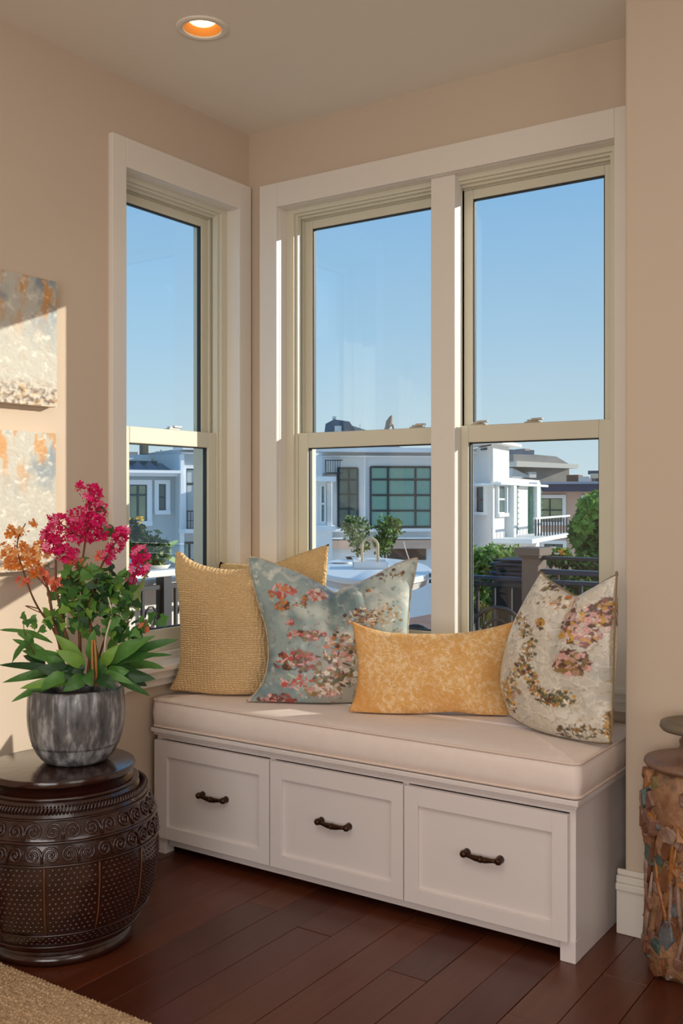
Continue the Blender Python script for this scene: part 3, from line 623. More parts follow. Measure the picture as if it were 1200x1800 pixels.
big = [((144, 1172), (96, 1112), 22, 2, -.03, -.04), ((150, 1172), (98, 1140), 20, 2, -.05, -.07), ((180, 1172), (272, 1113), 26, 0, -.02, -.04), ((230, 1150), (316, 1120), 15, 1, .0, .0),
       ((182, 1175), (302, 1146), 20, 1, -.03, -.03), ((182, 1178), (274, 1190), 27, 3, -.04, -.06), ((132, 1176), (3, 1195), 17, 1, -.02, -.05), ((146, 1192), (34, 1206), 18, 2, -.07, -.10),
       ((110, 1196), (20, 1230), 15, 0, -.05, -.08), ((110, 1180), (-4, 1164), 13, 3, .0, .02), ((92, 1130), (-4, 1103), 13, 0, .03, .05), ((120, 1160), (38, 1140), 18, 0, .0, .03),
       ((158, 1180), (163, 1206), 24, 1, -.09, -.12), ((178, 1182), (236, 1200), 14, 0, -.06, -.08), ((205, 1195), (264, 1221), 12, 1, -.01, .0), ((168, 1170), (166, 1102), 22, 0, -.04, -.06),
       ((130, 1185), (62, 1172), 24, 3, -.05, -.09), ((200, 1180), (250, 1160), 20, 3, .03, .07), ((120, 1150), (100, 1075), 18, 1, .03, .05), ((190, 1160), (232, 1085), 20, 0, .04, .07),
       ((95, 1165), (22, 1120), 17, 0, .02, .04), ((150, 1185), (80, 1200), 20, 3, -.06, -.09), ((215, 1170), (290, 1172), 16, 0, .02, .05), ((60, 1120), (20, 1165), 12, 1, .0, -.02),
       ((180, 1170), (208, 1130), 18, 2, -.06, -.08), ((128, 1185), (118, 1203), 20, 3, -.09, -.12)]
big += [((120, 1188), (70, 1212), 24, 0, -.09, -.12), ((150, 1190), (110, 1214), 22, 1, -.10, -.14), ((170, 1192), (205, 1212), 22, 3, -.09, -.12), ((190, 1185), (228, 1176), 24, 0, -.05, -.07), ((100, 1185), (48, 1188), 22, 1, -.04, -.07),
       ((135, 1190), (128, 1160), 26, 3, -.06, -.05), ((165, 1190), (190, 1150), 24, 1, -.05, -.05), ((110, 1185), (80, 1150), 24, 0, -.03, -.03), ((200, 1185), (240, 1140), 22, 1, .02, .03), ((80, 1175), (40, 1150), 18, 3, .02, .04), ((215, 1190), (258, 1204), 18, 3, .03, .05), ((60, 1130), (30, 1112), 12, 0, .0, .0), ((225, 1130), (262, 1092), 16, 0, .0, -.02)]
for (b, t, wd, mi, d0, d1) in big:
    leaf('leaf', pp(*b, d0), pp(*t, d1), wd*S_*1.25, mi, up=.012, side=random.uniform(-.5, .5), curl=.12)
o = leaf('broad_leaf', pp(243, 1075, .03), pp(262, 1003, .0), 44*S_, 4, up=.01, curl=0., side=PI/2); o['label'] = 'pale green broad leaf'
o = leaf('broad_leaf', pp(232, 1070, .04), pp(240, 1020, .03), 26*S_, 4, up=.01, curl=0., side=PI/2); o['label'] = 'pale green broad leaf'
STEM = mat('stem_brown', (92, 54, 36), .6, var=(130, 84, 50), vs=30); STEMG = mat('stem_green', (96, 112, 58), .6)
def stem(pts, r0, r1, mt=STEM):
    P = [pp(*p) for p in pts]; P = [Vector(p) for p in P]; Q = []
    for i in range(len(P)-1):
        for k in range(4):
            t = k/4; a = P[max(i-1, 0)]; b = P[i]; c = P[i+1]; d = P[min(i+2, len(P)-1)]
            Q.append(.5*((2*b)+(c-a)*t+(2*a-5*b+4*c-d)*t*t+(3*b-a-3*c+d)*t**3))
    Q.append(P[-1]); n = len(Q)
    MB().tube(Q, [r0+(r1-r0)*i/(n-1) for i in range(n)], 6).obj('stem', mt, PL, smooth=True)
stem([(118, 1205, .0), (104, 1130, -.01), (92, 1080, -.01), (84, 1035, 0), (66, 985, .01)], .006, .003)
stem([(128, 1205, -.02), (116, 1120, -.02), (100, 1040, -.01), (98, 985, 0)], .005, .003)
stem([(142, 1205, .0), (140, 1120, .0), (138, 1040, .0), (150, 950, .0), (160, 865, .0)], .006, .002)
stem([(152, 1205, -.03), (160, 1130, -.03), (158, 1060, -.02), (176, 1000, 0), (196, 965, 0), (214, 935, 0)], .005, .002)
stem([(160, 1205, .02), (182, 1130, .03), (206, 1070, .02), (232, 1030, 0), (246, 975, 0)], .004, .002)
stem([(118, 1205, .03), (100, 1120, .03), (68, 1070, .02), (50, 1030, .0), (30, 960, 0), (45, 920, .0)], .004, .0015)
stem([(84, 1035, 0), (60, 1010, .0), (30, 1000, .0)], .002, .0012); stem([(150, 950, 0), (120, 930, -.02), (92, 910, -.02)], .0025, .0012)
stem([(68, 1070, .0), (45, 1065, .0), (78, 1080, -.02)], .002, .0015); stem([(60, 1150, 0), (44, 1115, -.01), (41, 1090, -.01)], .002, .001)
for (x0, x1) in ((164, 162), (170, 166)): stem([(x0, 1205, -.07), (x0-2, 1150, -.08), (x1, 1125, -.07)], .004, .003, mat('cane_tan', (176, 120, 66), .5))
stem([(188, 1190, -.05), (184, 1150, -.06), (186, 1120, -.06), (196, 1080, -.05), (190, 1050, -.04)], .003, .0025, mat('pale_root', (206, 196, 176), .6))
# small ivy-like leaves
def small_leaf_mesh(mi):
    P = [(0, 0), (.30, .12), (.52, .05), (.50, .38), (.36, .55), (.20, .62), (0, 1.0), (-.20, .62), (-.36, .55), (-.50, .38), (-.52, .05), (-.30, .12)]
    v = [(x, y, -.22*abs(x)+.10*math.sin(y*3)) for x, y in P]+[(0, .38, .06)]; k = len(P)
    me = bpy.data.meshes.new('small_leaf'); me.from_pydata(v, [], [(i, (i+1) % k, k) for i in range(k)]); me.polygons.foreach_set('use_smooth', [True]*k); me.materials.append(LEAFM[mi]); return me
SL = [small_leaf_mesh(i) for i in (0, 1, 2, 3)]
def rmat(loc, s, facing=None, spread=1.):
    e = Matrix.Rotation(random.uniform(0, 2*PI), 4, 'Z')
    if facing is None: R = Matrix.Rotation(random.uniform(-1.2, 1.2), 4, 'X') @ Matrix.Rotation(random.uniform(-1.2, 1.2), 4, 'Y') @ e
    else:
        d = (Vector(facing)+Vector((random.uniform(-1, 1), random.uniform(-1, 1), random.uniform(-1, 1)))*spread).normalized(); R = d.to_track_quat('Z', 'Y').to_matrix().to_4x4() @ e
    return Matrix.Translation(Vector(loc)) @ R @ Matrix.Diagonal((s, s, s, 1))
def inell(cx, cy, rx, ry, dz):
    a, q = random.uniform(0, 2*PI), random.random()**.5
    return pp(cx+rx*q*math.cos(a), cy+ry*q*math.sin(a), random.uniform(-dz, dz))
TOCAM = -FW+np.array([0, 0, .35])
for cx, cy, rx, ry, n_ in ((150, 1045, 55, 35, 80), (190, 1040, 45, 40, 60), (120, 1090, 35, 30, 25), (170, 1090, 45, 28, 40), (215, 1060, 30, 30, 25), (150, 1000, 40, 15, 20), (228, 1110, 35, 20, 16), (185, 920, 12, 30, 7), (60, 1085, 25, 30, 9), (262, 1100, 25, 15, 7)):
    for _ in range(n_): place('small_leaf', random.choice(SL[:2]+SL[:1]+SL[2:]), PL, rmat(inell(cx, cy, rx, ry, .055), random.uniform(14, 24)*S_, TOCAM, 1.0))
# blossoms
def flower_mesh(nm, c1, c2):
    mt = mat(nm, c1, .55, .25, var=c2, vs=90, vamt=.6, sss=.3); v = []; f = []
    for k in range(5):
        a = 2*PI*k/5; c_, s_ = math.cos(a), math.sin(a); i0 = len(v)
        for (r, w_, z) in ((.05, .05, 0), (.45, .30, .22), (.80, .34, .30), (1.05, .0, .18)):
            if w_ == 0: v.append((r*c_, r*s_, z))
            else: v += [(r*c_+w_*s_, r*s_-w_*c_, z+.08), (r*c_, r*s_, z-.05), (r*c_-w_*s_, r*s_+w_*c_, z+.08)]
        for b in (0, 3): f += [(i0+b, i0+b+1, i0+b+4, i0+b+3), (i0+b+1, i0+b+2, i0+b+5, i0+b+4)]
        f += [(i0+6, i0+7, i0+9), (i0+7, i0+8, i0+9)]
    me = bpy.data.meshes.new('blossom'); me.from_pydata(v, [], f); me.polygons.foreach_set('use_smooth', [True]*len(f)); me.materials.append(mt); return me
MG = [flower_mesh('petal_magenta', (224, 8, 100), (242, 60, 140)), flower_mesh('petal_crimson', (200, 6, 80), (226, 30, 108))]
OR = [flower_mesh('petal_orange', (236, 140, 62), (246, 176, 96)), flower_mesh('petal_amber', (226, 126, 48), (240, 160, 70))]
MG.append(flower_mesh('petal_pink', (244, 76, 140), (250, 160, 190))); OR.append(flower_mesh('petal_peach', (246, 184, 112), (250, 210, 150)))
CO = [flower_mesh('petal_coral', (236, 92, 84), (244, 140, 110)), flower_mesh('petal_salmon', (240, 120, 84), (246, 160, 120))]
PET = {}
def bloom(cx, cy, rx, ry, n_, ms, lab, lo=5.6, hi=8.6, dz=.035):
    m = PET.setdefault(lab, [MB(), MB()])
    for k in range(n_*(6 if 'mag' in lab else 3)):
        c = inell(cx, cy, rx*1.08, ry*1.08, dz*1.1); s = random.uniform(2.2, 4.6)*S_; u = Vector((random.gauss(0, 1), random.gauss(0, 1), random.gauss(0, 1))).normalized(); w_ = u.cross(Vector((random.gauss(0, 1), random.gauss(0, 1), random.gauss(0, 1)))).normalized(); c = Vector(c); nn_ = u.cross(w_)
        m[k % 2].add([c-u*s, c+w_*s*.55+nn_*s*.25, c+u*s, c-w_*s*.55+nn_*s*.25, c], [(0, 1, 4), (1, 2, 4), (2, 3, 4), (3, 0, 4)])
    for _ in range(n_):
        o = place('blossom', random.choice(ms), PL, rmat(inell(cx, cy, rx, ry, dz), random.uniform(lo, hi)*S_, TOCAM, 1.3)); o['label'] = lab
for c in ((160, 868, 20, 16, 15), (168, 900, 22, 22, 26), (140, 908, 26, 16, 20), (98, 912, 14, 10, 8), (104, 935, 30, 16, 26), (150, 935, 38, 18, 34), (96, 960, 24, 14, 18), (118, 975, 22, 14, 14), (180, 930, 12, 16, 8), (84, 942, 14, 10, 8), (212, 940, 16, 14, 11), (202, 960, 14, 12, 9), (190, 980, 12, 12, 8), (245, 975, 15, 16, 13), (247, 998, 15, 16, 12), (232, 1020, 8, 9, 5), (137, 855, 6, 8, 3)):
    bloom(*c, MG, 'magenta blossom')
for c in ((16, 972, 16, 10, 6), (24, 968, 26, 18, 14), (46, 985, 26, 18, 20), (30, 935, 20, 10, 8), (58, 919, 8, 5, 3), (74, 968, 18, 14, 9), (20, 992, 14, 8, 6), (60, 1000, 14, 10, 6)): bloom(*c, OR, 'orange blossom', dz=.025)
for c in ((92, 1022, 24, 13, 13), (45, 1022, 13, 8, 6), (128, 990, 16, 10, 7), (70, 1008, 16, 8, 5), (172, 976, 9, 9, 3), (255, 1100, 10, 10, 4)): bloom(*c, CO, 'coral blossom', dz=.025)
for lab, (ma, mb_) in PET.items():
    ms_ = {'magenta blossom': MG, 'orange blossom': OR, 'coral blossom': CO}[lab]
    for q, mm_ in zip((ma, mb_), ms_): o = q.obj('petals', mm_.materials[0], PL, smooth=True); o['kind'] = 'stuff'; o['label'] = 'loose small petals of the '+lab+'s'
# ================================================================== CANVASES
def canvas(name, label, z0, z1, y1, wdt, paint, seed):
    y0 = y1-wdt; L = (0.001, (y0+y1)/2, z0)
    o = thing(name, label, 'painting', L, 'canvases on the left wall')
    CM = mat('canvas_edge', (206, 190, 160), .8); MB().box(.002, .032, y0, y1, z0, z1).obj('stretcher', CM, o, bevel=.002)
    N1, N2 = 110, 190; ys = np.linspace(y0, y1, N1); zs = np.linspace(z0, z1, N2); Y, Z = np.meshgrid(ys, zs, indexing='ij')
    C, h = paint((Y.ravel()-y0)/wdt, (Z.ravel()-z0)/(z1-z0)); X = .0335+h.reshape(Y.shape)
    v = np.c_[X.ravel(), Y.ravel(), Z.ravel()]-np.array(L); idx = np.arange(N1*N2).reshape(N1, N2)
    f = np.c_[idx[:-1, :-1].ravel(), idx[1:, :-1].ravel(), idx[1:, 1:].ravel(), idx[:-1, 1:].ravel()]
    me = bpy.data.meshes.new('painted_face'); me.from_pydata(v.tolist(), [], f.tolist()); me.polygons.foreach_set('use_smooth', [True]*len(f))
    ca = me.color_attributes.new('Col', 'FLOAT_COLOR', 'POINT'); ca.data.foreach_set('color', np.c_[C, np.ones(len(C))].ravel())
    me.materials.append(mat('oil_paint', (255, 255, 255), .55, .35, vc=True, bump=.15, bs=90)); q = bpy.data.objects.new('painted_face', me); COL.objects.link(q); q.parent = o
def art(seed):
    def P(u, v):
        px, py = u*170, (1-v)*240; a = n2(px, py*.5, 16, seed); b = n2(px, py, 5, seed+1); c = n2(px*1.6, py*.35, 9, seed+2)
        C = np.zeros((len(u), 3))+L_(192, 188, 174)
        C = mixc(C, L_(128, 142, 150), np.clip((a-.46)*5, 0, 1)*np.clip((v-.35)*2.5, 0, 1)*.9); C = mixc(C, L_(204, 142, 62), np.clip((c-.52)*8, 0, 1)*np.clip((v-.5)*3, 0, 1)*.85)
        C = mixc(C, L_(232, 226, 212), np.clip((.42-b)*5, 0, 1)*.6); C = mixc(C, L_(186, 168, 146), np.clip((n2(px, py, 8, seed+5)-.6)*6, 0, 1)*.35)
        low = np.clip((.26-v+.08*(a-.5)-.06*u)*9, 0, 1); k = n2(px, py, 3.2, seed+3)
        C = mixc(C, L_(120, 90, 68), low*np.clip((k-.45)*6, 0, 1)*.9); C = mixc(C, L_(220, 186, 150), low*np.clip((.45-k)*6, 0, 1)*.7); C = mixc(C, L_(196, 150, 78), low*np.clip((b-.6)*6, 0, 1)*.7)
        return C, .0012*(b-.5)+.005*low*(k-.2)
    return P
canvas('canvas_painting', 'upper abstract canvas of pale greys and ochre on the left wall', 1.543, 1.942, -1.000, .36, art(11), 1)
canvas('canvas_painting', 'lower abstract canvas of cream and ochre behind the orange blossoms', 1.030, 1.460, -1.004, .36, art(37), 2)
# ================================================================== RUG
ry = -1.425; rg = thing('woven_rug', 'tan braided jute rug lying at the lower left on the floor', 'rug', (.3, -2.2, .001))
RUGM = mat('jute', (166, 134, 100), .95, .1, var=(224, 194, 156), vs=110, vamt=.4, bump=.8, bs=160, kind='VORONOI', bd=.006)
MB().box(.28, 1.75, -2.9, ry, .001, .010).obj('rug_backing', RUGM, rg, bevel=.003)
def stitch_rows():
    m = MB(); base = []
    x = .03; rows_ = np.arange(ry-.006, -2.1, -.012)
    for i, yy in enumerate(rows_):
        xs = np.arange(.287, 1.05, .0125)+(.0062 if i % 2 else 0)
        for xx in xs:
            a = .5 if i % 2 else -.5; j = random.uniform(-.0008, .0008); L1, W1 = .0084, .0050; c_, s_ = math.cos(a), math.sin(a)
            z = .0095; h = .0060+random.uniform(-.0018, .0018)
            v = [(xx+L1*c_, yy+j+L1*s_, z), (xx-W1*s_, yy+j+W1*c_, z), (xx-L1*c_, yy+j-L1*s_, z), (xx+W1*s_, yy+j-W1*c_, z), (xx, yy+j, z+h)]
            m.add(v, [(0, 1, 4), (1, 2, 4), (2, 3, 4), (3, 0, 4)])
    return m
m = stitch_rows(); o = m.obj('weave', RUGM, rg, smooth=True); o['kind'] = 'stuff'
# ================================================================== CERAMIC JAR (right edge)
jz = 2.68; jc = dep(1226, 878, jz); JC = (float(jc[0]), float(jc[1]), 0.); js = jz/F
ja = thing('ceramic_jar', 'tall rustic lidded jar encrusted with shards beside the right wall', 'jar', JC)
def zat(py): return H-(py-HOR)*js
zb = 0.0; zlid = zat(1345)
JM = mat('rust_clay', (128, 84, 58), .5, .4, var=(84, 66, 54), c3=(158, 118, 86), vs=22, vamt=.5, bump=.8, bs=40, bd=.01)
def jr(r, z, a): return r*(1+.035*math.sin(a*5+z*9)+.025*math.sin(a*11-z*23))
JR = 87*js
P = [(.0001, 0), (JR*.80, 0), (JR*.98, .03), (JR*1.02, .08), (JR*.95, .16), (JR*.92, .28), (JR*.98, .38), (JR*1.02, .46), (JR*1.02, zlid-.05), (JR*.92, zlid-.012), (JR*.86, zlid-.003), (.0001, zlid-.003)]
P2 = []
for (a, b), (c, d) in zip(P[:-1], P[1:]):
    k = max(1, int(abs(d-b)/.015))
    for j in range(k): P2.append((a+(c-a)*j/k, b+(d-b)*j/k))
P2.append(P[-1]); m = MB(); m.lathe(P2, JC, 72, fn=jr); m.obj('jar_body', JM, ja, smooth=True)
LIDM = mat('lid_clay', (140, 104, 84), .4, .5, var=(104, 80, 66), vs=18, bump=.4, bs=50)
z0 = zlid-.002; m = MB()
m.lathe([(.0001, z0), (JR*1.02, z0), (JR*1.05, z0+.006), (JR*1.03, z0+.014), (JR*.7, z0+.020), (JR*.46, z0+.030), (JR*.34, z0+.05), (JR*.36, z0+.065), (JR*.30, z0+.075), (JR*.42, z0+.088), (JR*.52, z0+.094), (.0001, z0+.094)], JC, 56); m.obj('lid', LIDM, ja, smooth=True)
KT = mat('verdigris', (86, 108, 98), .45, .5, var=(130, 96, 70), vs=30)
zk = z0+.094; m = MB(); m.lathe([(.0001, zk-.002), (JR*.70, zk), (JR*.74, zk+.008), (JR*.72, zk+.020), (JR*.60, zk+.024), (JR*.56, zk+.018), (.0001, zk+.016)], JC, 48); m.obj('knob', KT, ja, smooth=True)
SH = [mat('shard_%d' % i, c, .35, .5, var=v, vs=25, bump=.5, bs=50) for i, (c, v) in enumerate([((66, 76, 84), (120, 120, 118)), ((132, 84, 56), (96, 62, 42)), ((168, 142, 126), (112, 84, 68)), ((104, 92, 58), (140, 118, 74)), ((140, 88, 44), (172, 116, 62)), ((52, 70, 66), (84, 104, 98)), ((108, 70, 56), (140, 104, 86))])]
rj = random.Random(5)
for k in range(240):
    a = rj.uniform(0, 2*PI); z = rj.uniform(.012, zlid-.03); base = np.interp(z, [p[1] for p in P[1:-1]], [p[0] for p in P[1:-1]])*(1+.035*math.sin(a*5+z*9)+.025*math.sin(a*11-z*23))
    c_, s_ = math.cos(a), math.sin(a); c0 = np.array([JC[0]+base*c_, JC[1]+base*s_, z]); ra = np.array([c_, s_, 0]); ta = np.array([-s_, c_, 0])
    n_ = rj.choice((4, 5, 5, 6)); R = rj.uniform(.012, .034); hgt = rj.uniform(.005, .018); v0 = []; v1 = []; el = rj.uniform(.8, 1.8); ang = rj.uniform(-.5, .5)
    for j in range(n_):
        b = 2*PI*j/n_+rj.uniform(-.3, .3); rr_ = R*rj.uniform(.7, 1.2); uu = rr_*math.cos(b); vv = rr_*math.sin(b)*el; u2 = uu*math.cos(ang)-vv*math.sin(ang); v2_ = uu*math.sin(ang)+vv*math.cos(ang)
        zz = max(z+v2_, .002)-z; zz = min(zz, zlid-.006-z); bend = -ra*(u2*u2/(2*base)); v0.append(c0+ta*u2+UP*zz-ra*.006+bend); v1.append(c0+ta*u2*.82+UP*zz*.85+ra*(hgt*rj.uniform(.5, 1.1))+bend)
    f = [tuple(n_+j for j in range(n_))]+[(j, (j+1) % n_, n_+(j+1) % n_, n_+j) for j in range(n_)]
    MB().add(v0+v1, f).obj('shard', rj.choice([SH[0], SH[1], SH[1], SH[2], SH[2], SH[6], SH[6], SH[6], SH[5], SH[4], SH[3], JM]), ja, bevel=.0015, seg=1)
for k in range(40):      # twig-like relief strips
    a = rj.uniform(0, 2*PI); z = rj.uniform(.05, zlid-.2); P_ = []
    da = rj.uniform(-.5, .5); ln = rj.uniform(.08, .2)
    for j in range(6):
        q = j/5; aa = a+da*q; zz = z+ln*q; base = np.interp(zz, [p[1] for p in P[1:-1]], [p[0] for p in P[1:-1]])*(1+.035*math.sin(aa*5+zz*9)+.025*math.sin(aa*11-zz*23))+.006
        P_.append((JC[0]+base*math.cos(aa), JC[1]+base*math.sin(aa), zz))
    MB().tube(P_, [.004, .0065, .007, .006, .0055, .003], 6).obj('twig', rj.choice([SH[1], SH[4], SH[2], SH[6]]), ja, smooth=True)
# ================================================================== EXTERIOR
GZ = -7.0
gm = mat('street_ground', (222, 214, 204), .9, .2, var=(206, 198, 190), vs=.5)
struct(MB().box(-220, 90, -60, 230, GZ-.5, GZ).obj('ground', gm), 'pale street ground far below the terrace', 'ground')
TT = mat('terrace_tile', (176, 134, 110), .7, .3, var=(150, 110, 90), vs=4, bump=.2, bs=30)
tf = struct(MB().box(-3.4, 4.6, TH+.02, 9.2, -.30, -.145).obj('terrace_floor', mat('tile_grout', (120, 104, 92), .9)), 'reddish brown tiled terrace floor outside the windows', 'floor')
tf2 = MB().box(-1.0, -TH-.02, -4, TH+.02, -.30, -.13).obj('terrace_ledge', mat('tile_grout2', (160, 140, 124), .9)); struct(tf2, 'narrow terrace strip beyond the left wall', 'floor')
tm = bpy.data.meshes.new('tile'); b_ = MB().box(-.245, .245, -.245, .245, -.02, 0); tm.from_pydata(b_.v, [], b_.f); tm.materials.append(TT)
for i in range(16):
    for j in range(17): place('tile', tm, tf, Matrix.Translation((-3.1+i*.5, .48+j*.5, -.126+random.uniform(-.002, .002))))
class Fac:
    def __init__(s, pxL, ZL, pxR, ZR):
        s.a = dep(pxL, HOR, ZL); s.b = dep(pxR, HOR, ZR); s.a[2] = s.b[2] = 0; d = s.b-s.a; s.w = np.linalg.norm(d); s.u = d/s.w; s.n = np.array([s.u[1], -s.u[0], 0.])
    def uv(s, px, py):
        r = ray(px, py); k = np.dot(s.a-CAM, s.n)/np.dot(r, s.n); X = CAM+r*k; return float((X-s.a)@s.u), float(X[2])
    def T(s, u, d, v): X = s.a+s.u*u+s.n*d; return (X[0], X[1], v)
    def box(s, m, u0, u1, v0, v1, d0, d1): m.box(u0, u1, d0, d1, v0, v1, lambda u, d, v: s.T(u, d, v)); return m
    def rect(s, x0, y0, x1, y1):
        ym = (y0+y1)/2; u0 = s.uv(x0, ym)[0]; u1 = s.uv(x1, ym)[0]; xm = (x0+x1)/2; return u0, u1, s.uv(xm, y1)[1], s.uv(xm, y0)[1]
    def pbox(s, m, x0, y0, x1, y1, d0, d1): return s.box(m, *s.rect(x0, y0, x1, y1), d0, d1)
GRY = mat('render_grey', (228, 230, 232), .85, .2, var=(218, 222, 224), vs=.6); GRYT = mat('render_grey_trim', (242, 244, 246), .8, .2)
WHT = mat('render_white', (240, 234, 226), .85, .2, var=(230, 222, 214), vs=.7); TAN = mat('render_tan', (216, 184, 164), .85, .2, var=(206, 174, 154), vs=.7)
FRM = mat('window_frame_dark', (36, 52, 56), .5, .4); WFR = mat('window_frame_white', (236, 236, 232), .6); RFR = mat('window_frame_red', (96, 56, 50), .5)
GLG = mat('pane_green', (96, 156, 144), .3, .6, var=(128, 168, 152), vs=1.1); GLD_ = mat('pane_dark', (46, 68, 72), .4, .6, var=(92, 112, 104), vs=1.3); GLO = mat('pane_olive', (112, 128, 96), .12, .6, var=(150, 160, 118), vs=1.3)
GSH = mat('shutter_green', (62, 110, 92), .5, var=(88, 134, 112), vs=3); SLATE = mat('roof_slate', (70, 82, 100), .7, var=(96, 108, 124), vs=1.5); NAVY = mat('roof_navy', (58, 66, 92), .6); ROOFG = mat('roof_grey', (150, 142, 134), .8, var=(172, 164, 154), vs=1.)
IRON = mat('iron_dark', (38, 40, 48), .45, .5); IRONB = mat('iron_navy', (44, 54, 78), .35, .5)
def win(fc, root, r, cols, rows, fm, gmat, sur=None, sw=.12, fw=.06, out=.0):
    u0, u1, v0, v1 = fc.rect(*r); m = MB()
    if isinstance(cols, int): cols = [k/cols for k in range(1, cols)]
    if isinstance(rows, int): rows = [k/rows for k in range(1, rows)]
    cu_ = [u0]+[u0+(u1-u0)*c for c in cols]+[u1]; rv = [v0]+[v0+(v1-v0)*c for c in rows]+[v1]
    for c in cu_: fc.box(m, c-fw/2, c+fw/2, v0, v1, out, out+.05)
    for c in rv: fc.box(m, u0, u1, c-fw/2, c+fw/2, out, out+.045)
    wv = m.obj('window', fm, root)
    for i in range(len(cu_)-1):
        for j in range(len(rv)-1): fc.box(MB(), cu_[i], cu_[i+1], rv[j], rv[j+1], out, out+.02).obj('pane', gmat, wv)
    if sur:
        m = MB(); fc.box(m, u0-sw, u1+sw, v1, v1+sw, 0, .12); fc.box(m, u0-sw, u1+sw, v0-sw, v0, 0, .16); fc.box(m, u0-sw, u0, v0, v1, 0, .12); fc.box(m, u1, u1+sw, v0, v1, 0, .12); m.obj('surround', sur, wv)
def wallbox(fc, root, x0, ytop, x1, mt, depth=8., d1=0., zb=GZ, name='wall'):
    u0, u1, _, v1 = fc.rect(x0, ytop, x1, ytop+1); m = MB(); fc.box(m, u0, u1, zb, v1, -depth, d1); return m.obj(name, mt, root)
def part(fc, root, name, r, d0, d1, mt): return fc.pbox(MB(), *r, d0, d1).obj(name, mt, root)
# ---- blue-grey building seen through the narrow window
f1 = Fac(170, 29, 420, 31); b1 = thing('townhouse', 'shaded blue-grey building with slate roof seen through the narrow left window', 'building', (f1.a[0], f1.a[1], GZ))
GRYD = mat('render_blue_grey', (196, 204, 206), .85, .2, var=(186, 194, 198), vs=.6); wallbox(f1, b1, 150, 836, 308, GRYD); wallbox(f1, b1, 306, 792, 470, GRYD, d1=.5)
part(f1, b1, 'cornice', (150, 827, 309, 832), 0, .7, GRYT); part(f1, b1, 'cornice', (150, 832, 309, 837), 0, .4, GRYT); part(f1, b1, 'cornice', (304, 788, 470, 794), 0, .9, GRYT); part(f1, b1, 'cornice', (308, 798, 470, 801), .5, .65, GRYT); part(f1, b1, 'pilaster', (306, 800, 312, 1000), .5, .62, GRYT)
u0, u1, v0, v1 = f1.rect(150, 806, 305, 828); m = MB(); n_ = 7
for k in range(n_):
    a = u0+(u1-u0)*k/n_; b = u0+(u1-u0)*(k+1)/n_; c = (a+b)/2
    m.add([f1.T(a, 0, v0), f1.T(b, 0, v0), f1.T(c+.3, -1.6, v1), f1.T(a, -3, v0), f1.T(b, -3, v0)], [(0, 1, 2), (1, 4, 2), (4, 3, 2), (3, 0, 2)])
    m.add([f1.T(a, -1.6, v1), f1.T(b, -1.6, v1), f1.T(b, -2, v0), f1.T(a, -2, v0)], [(0, 1, 2, 3)])
m.obj('roof', SLATE, b1); part(f1, b1, 'parapet', (240, 801, 300, 806), -4, -2, WHT)
win(f1, b1, (226, 852, 257, 916), 2, [.72], FRM, GLO, GRYT, .14); win(f1, b1, (277, 851, 290, 897), 1, [.5], FRM, GLD_, GRYT, .12)
f1b = Fac(170, 28.5, 420, 30.5)
win(f1b, b1, (325, 824, 362, 930), 2, [.75], FRM, GLD_, GRYT, .1); win(f1b, b1, (322, 954, 352, 985), 3, 1, FRM, GLG)
m = MB()
for k in range(9):
    x = 319+k*5; f1b.pbox(m, x, 899, x+.9, 930, .5, .54)
f1b.pbox(m, 318, 897, 362, 899, .48, .56); f1b.pbox(m, 318, 914, 362, 915, .48, .56); m.obj('balcony_rail', IRON, b1); f1b.pbox(MB(), 314, 929, 364, 936, 0, .6).obj('balcony_slab', GRYT, b1)
f1b.pbox(MB(), 297, 743, 307, 792, -3, -2.6).obj('vent_stack', mat('stack_dark', (96, 92, 80), .8), b1)
# ---- main grey building in the middle
f2 = Fac(540, 30, 800, 30.4); b2 = thing('townhouse', 'grey building with big green-paned window seen through the middle window', 'building', (f2.a[0], f2.a[1], GZ))
wallbox(f2, b2, 566, 795, 792, GRY, depth=4); part(f2, b2, 'cornice', (540, 789, 793, 796), -.2, .7, GRYT); part(f2, b2, 'cornice', (566, 802, 792, 804), 0, .3, GRYT); part(f2, b2, 'string_course', (566, 929, 792, 934), 0, .3, GRYT); part(f2, b2, 'string_course', (566, 944, 792, 947), 0, .25, GRYT)
part(f2, b2, 'parapet', (615, 781, 720, 790), -3, -1.5, WHT)
win(f2, b2, (651, 821, 757, 926), [.285, .74], [.27, .53, .79], FRM, GLG, None, fw=.06)
win(f2, b2, (594, 823, 628, 925), [.55], [.3, .55, .8], FRM, GLD_, None, fw=.06)
part(f2, b2, 'downpipe', (639, 800, 641, 950), 0, .12, GRYT)
wallbox(f2, b2, 540, 842, 578, GRYT, d1=1.2); part(f2, b2, 'ledge', (536, 840, 582, 848), 0, 1.7, GRYT); part(f2, b2, 'ledge', (536, 922, 582, 930), 0, 1.6, GRYT)
f2b = Fac(540, 28.8, 800, 29.2)
for x in (548, 563): win(f2b, b2, (x, 853, x+8, 918), 1, 2, WFR, GLD_, None)
part(f2, b2, 'pilaster', (569, 850, 576, 922), 1.2, 1.35, WHT)
part(f2, b2, 'garage_opening', (680, 965, 748, 984), 0, .06, mat('brown_opening', (92, 70, 58), .8)); part(f2, b2, 'base_wall', (560, 949, 792, 964), 0, .2, TAN)
m = MB(); f2.pbox(m, 566, 812, 568, 833, 1.1, 1.2); f2.pbox(m, 566, 832, 596, 834, .0, 1.2)
for k in range(7): f2.pbox(m, 567+k*4, 812, 567.8+k*4, 833, 1.1, 1.15)
f2.pbox(m, 566, 811, 596, 812.5, 1.08, 1.2); m.obj('balcony_rail', IRON, b2)
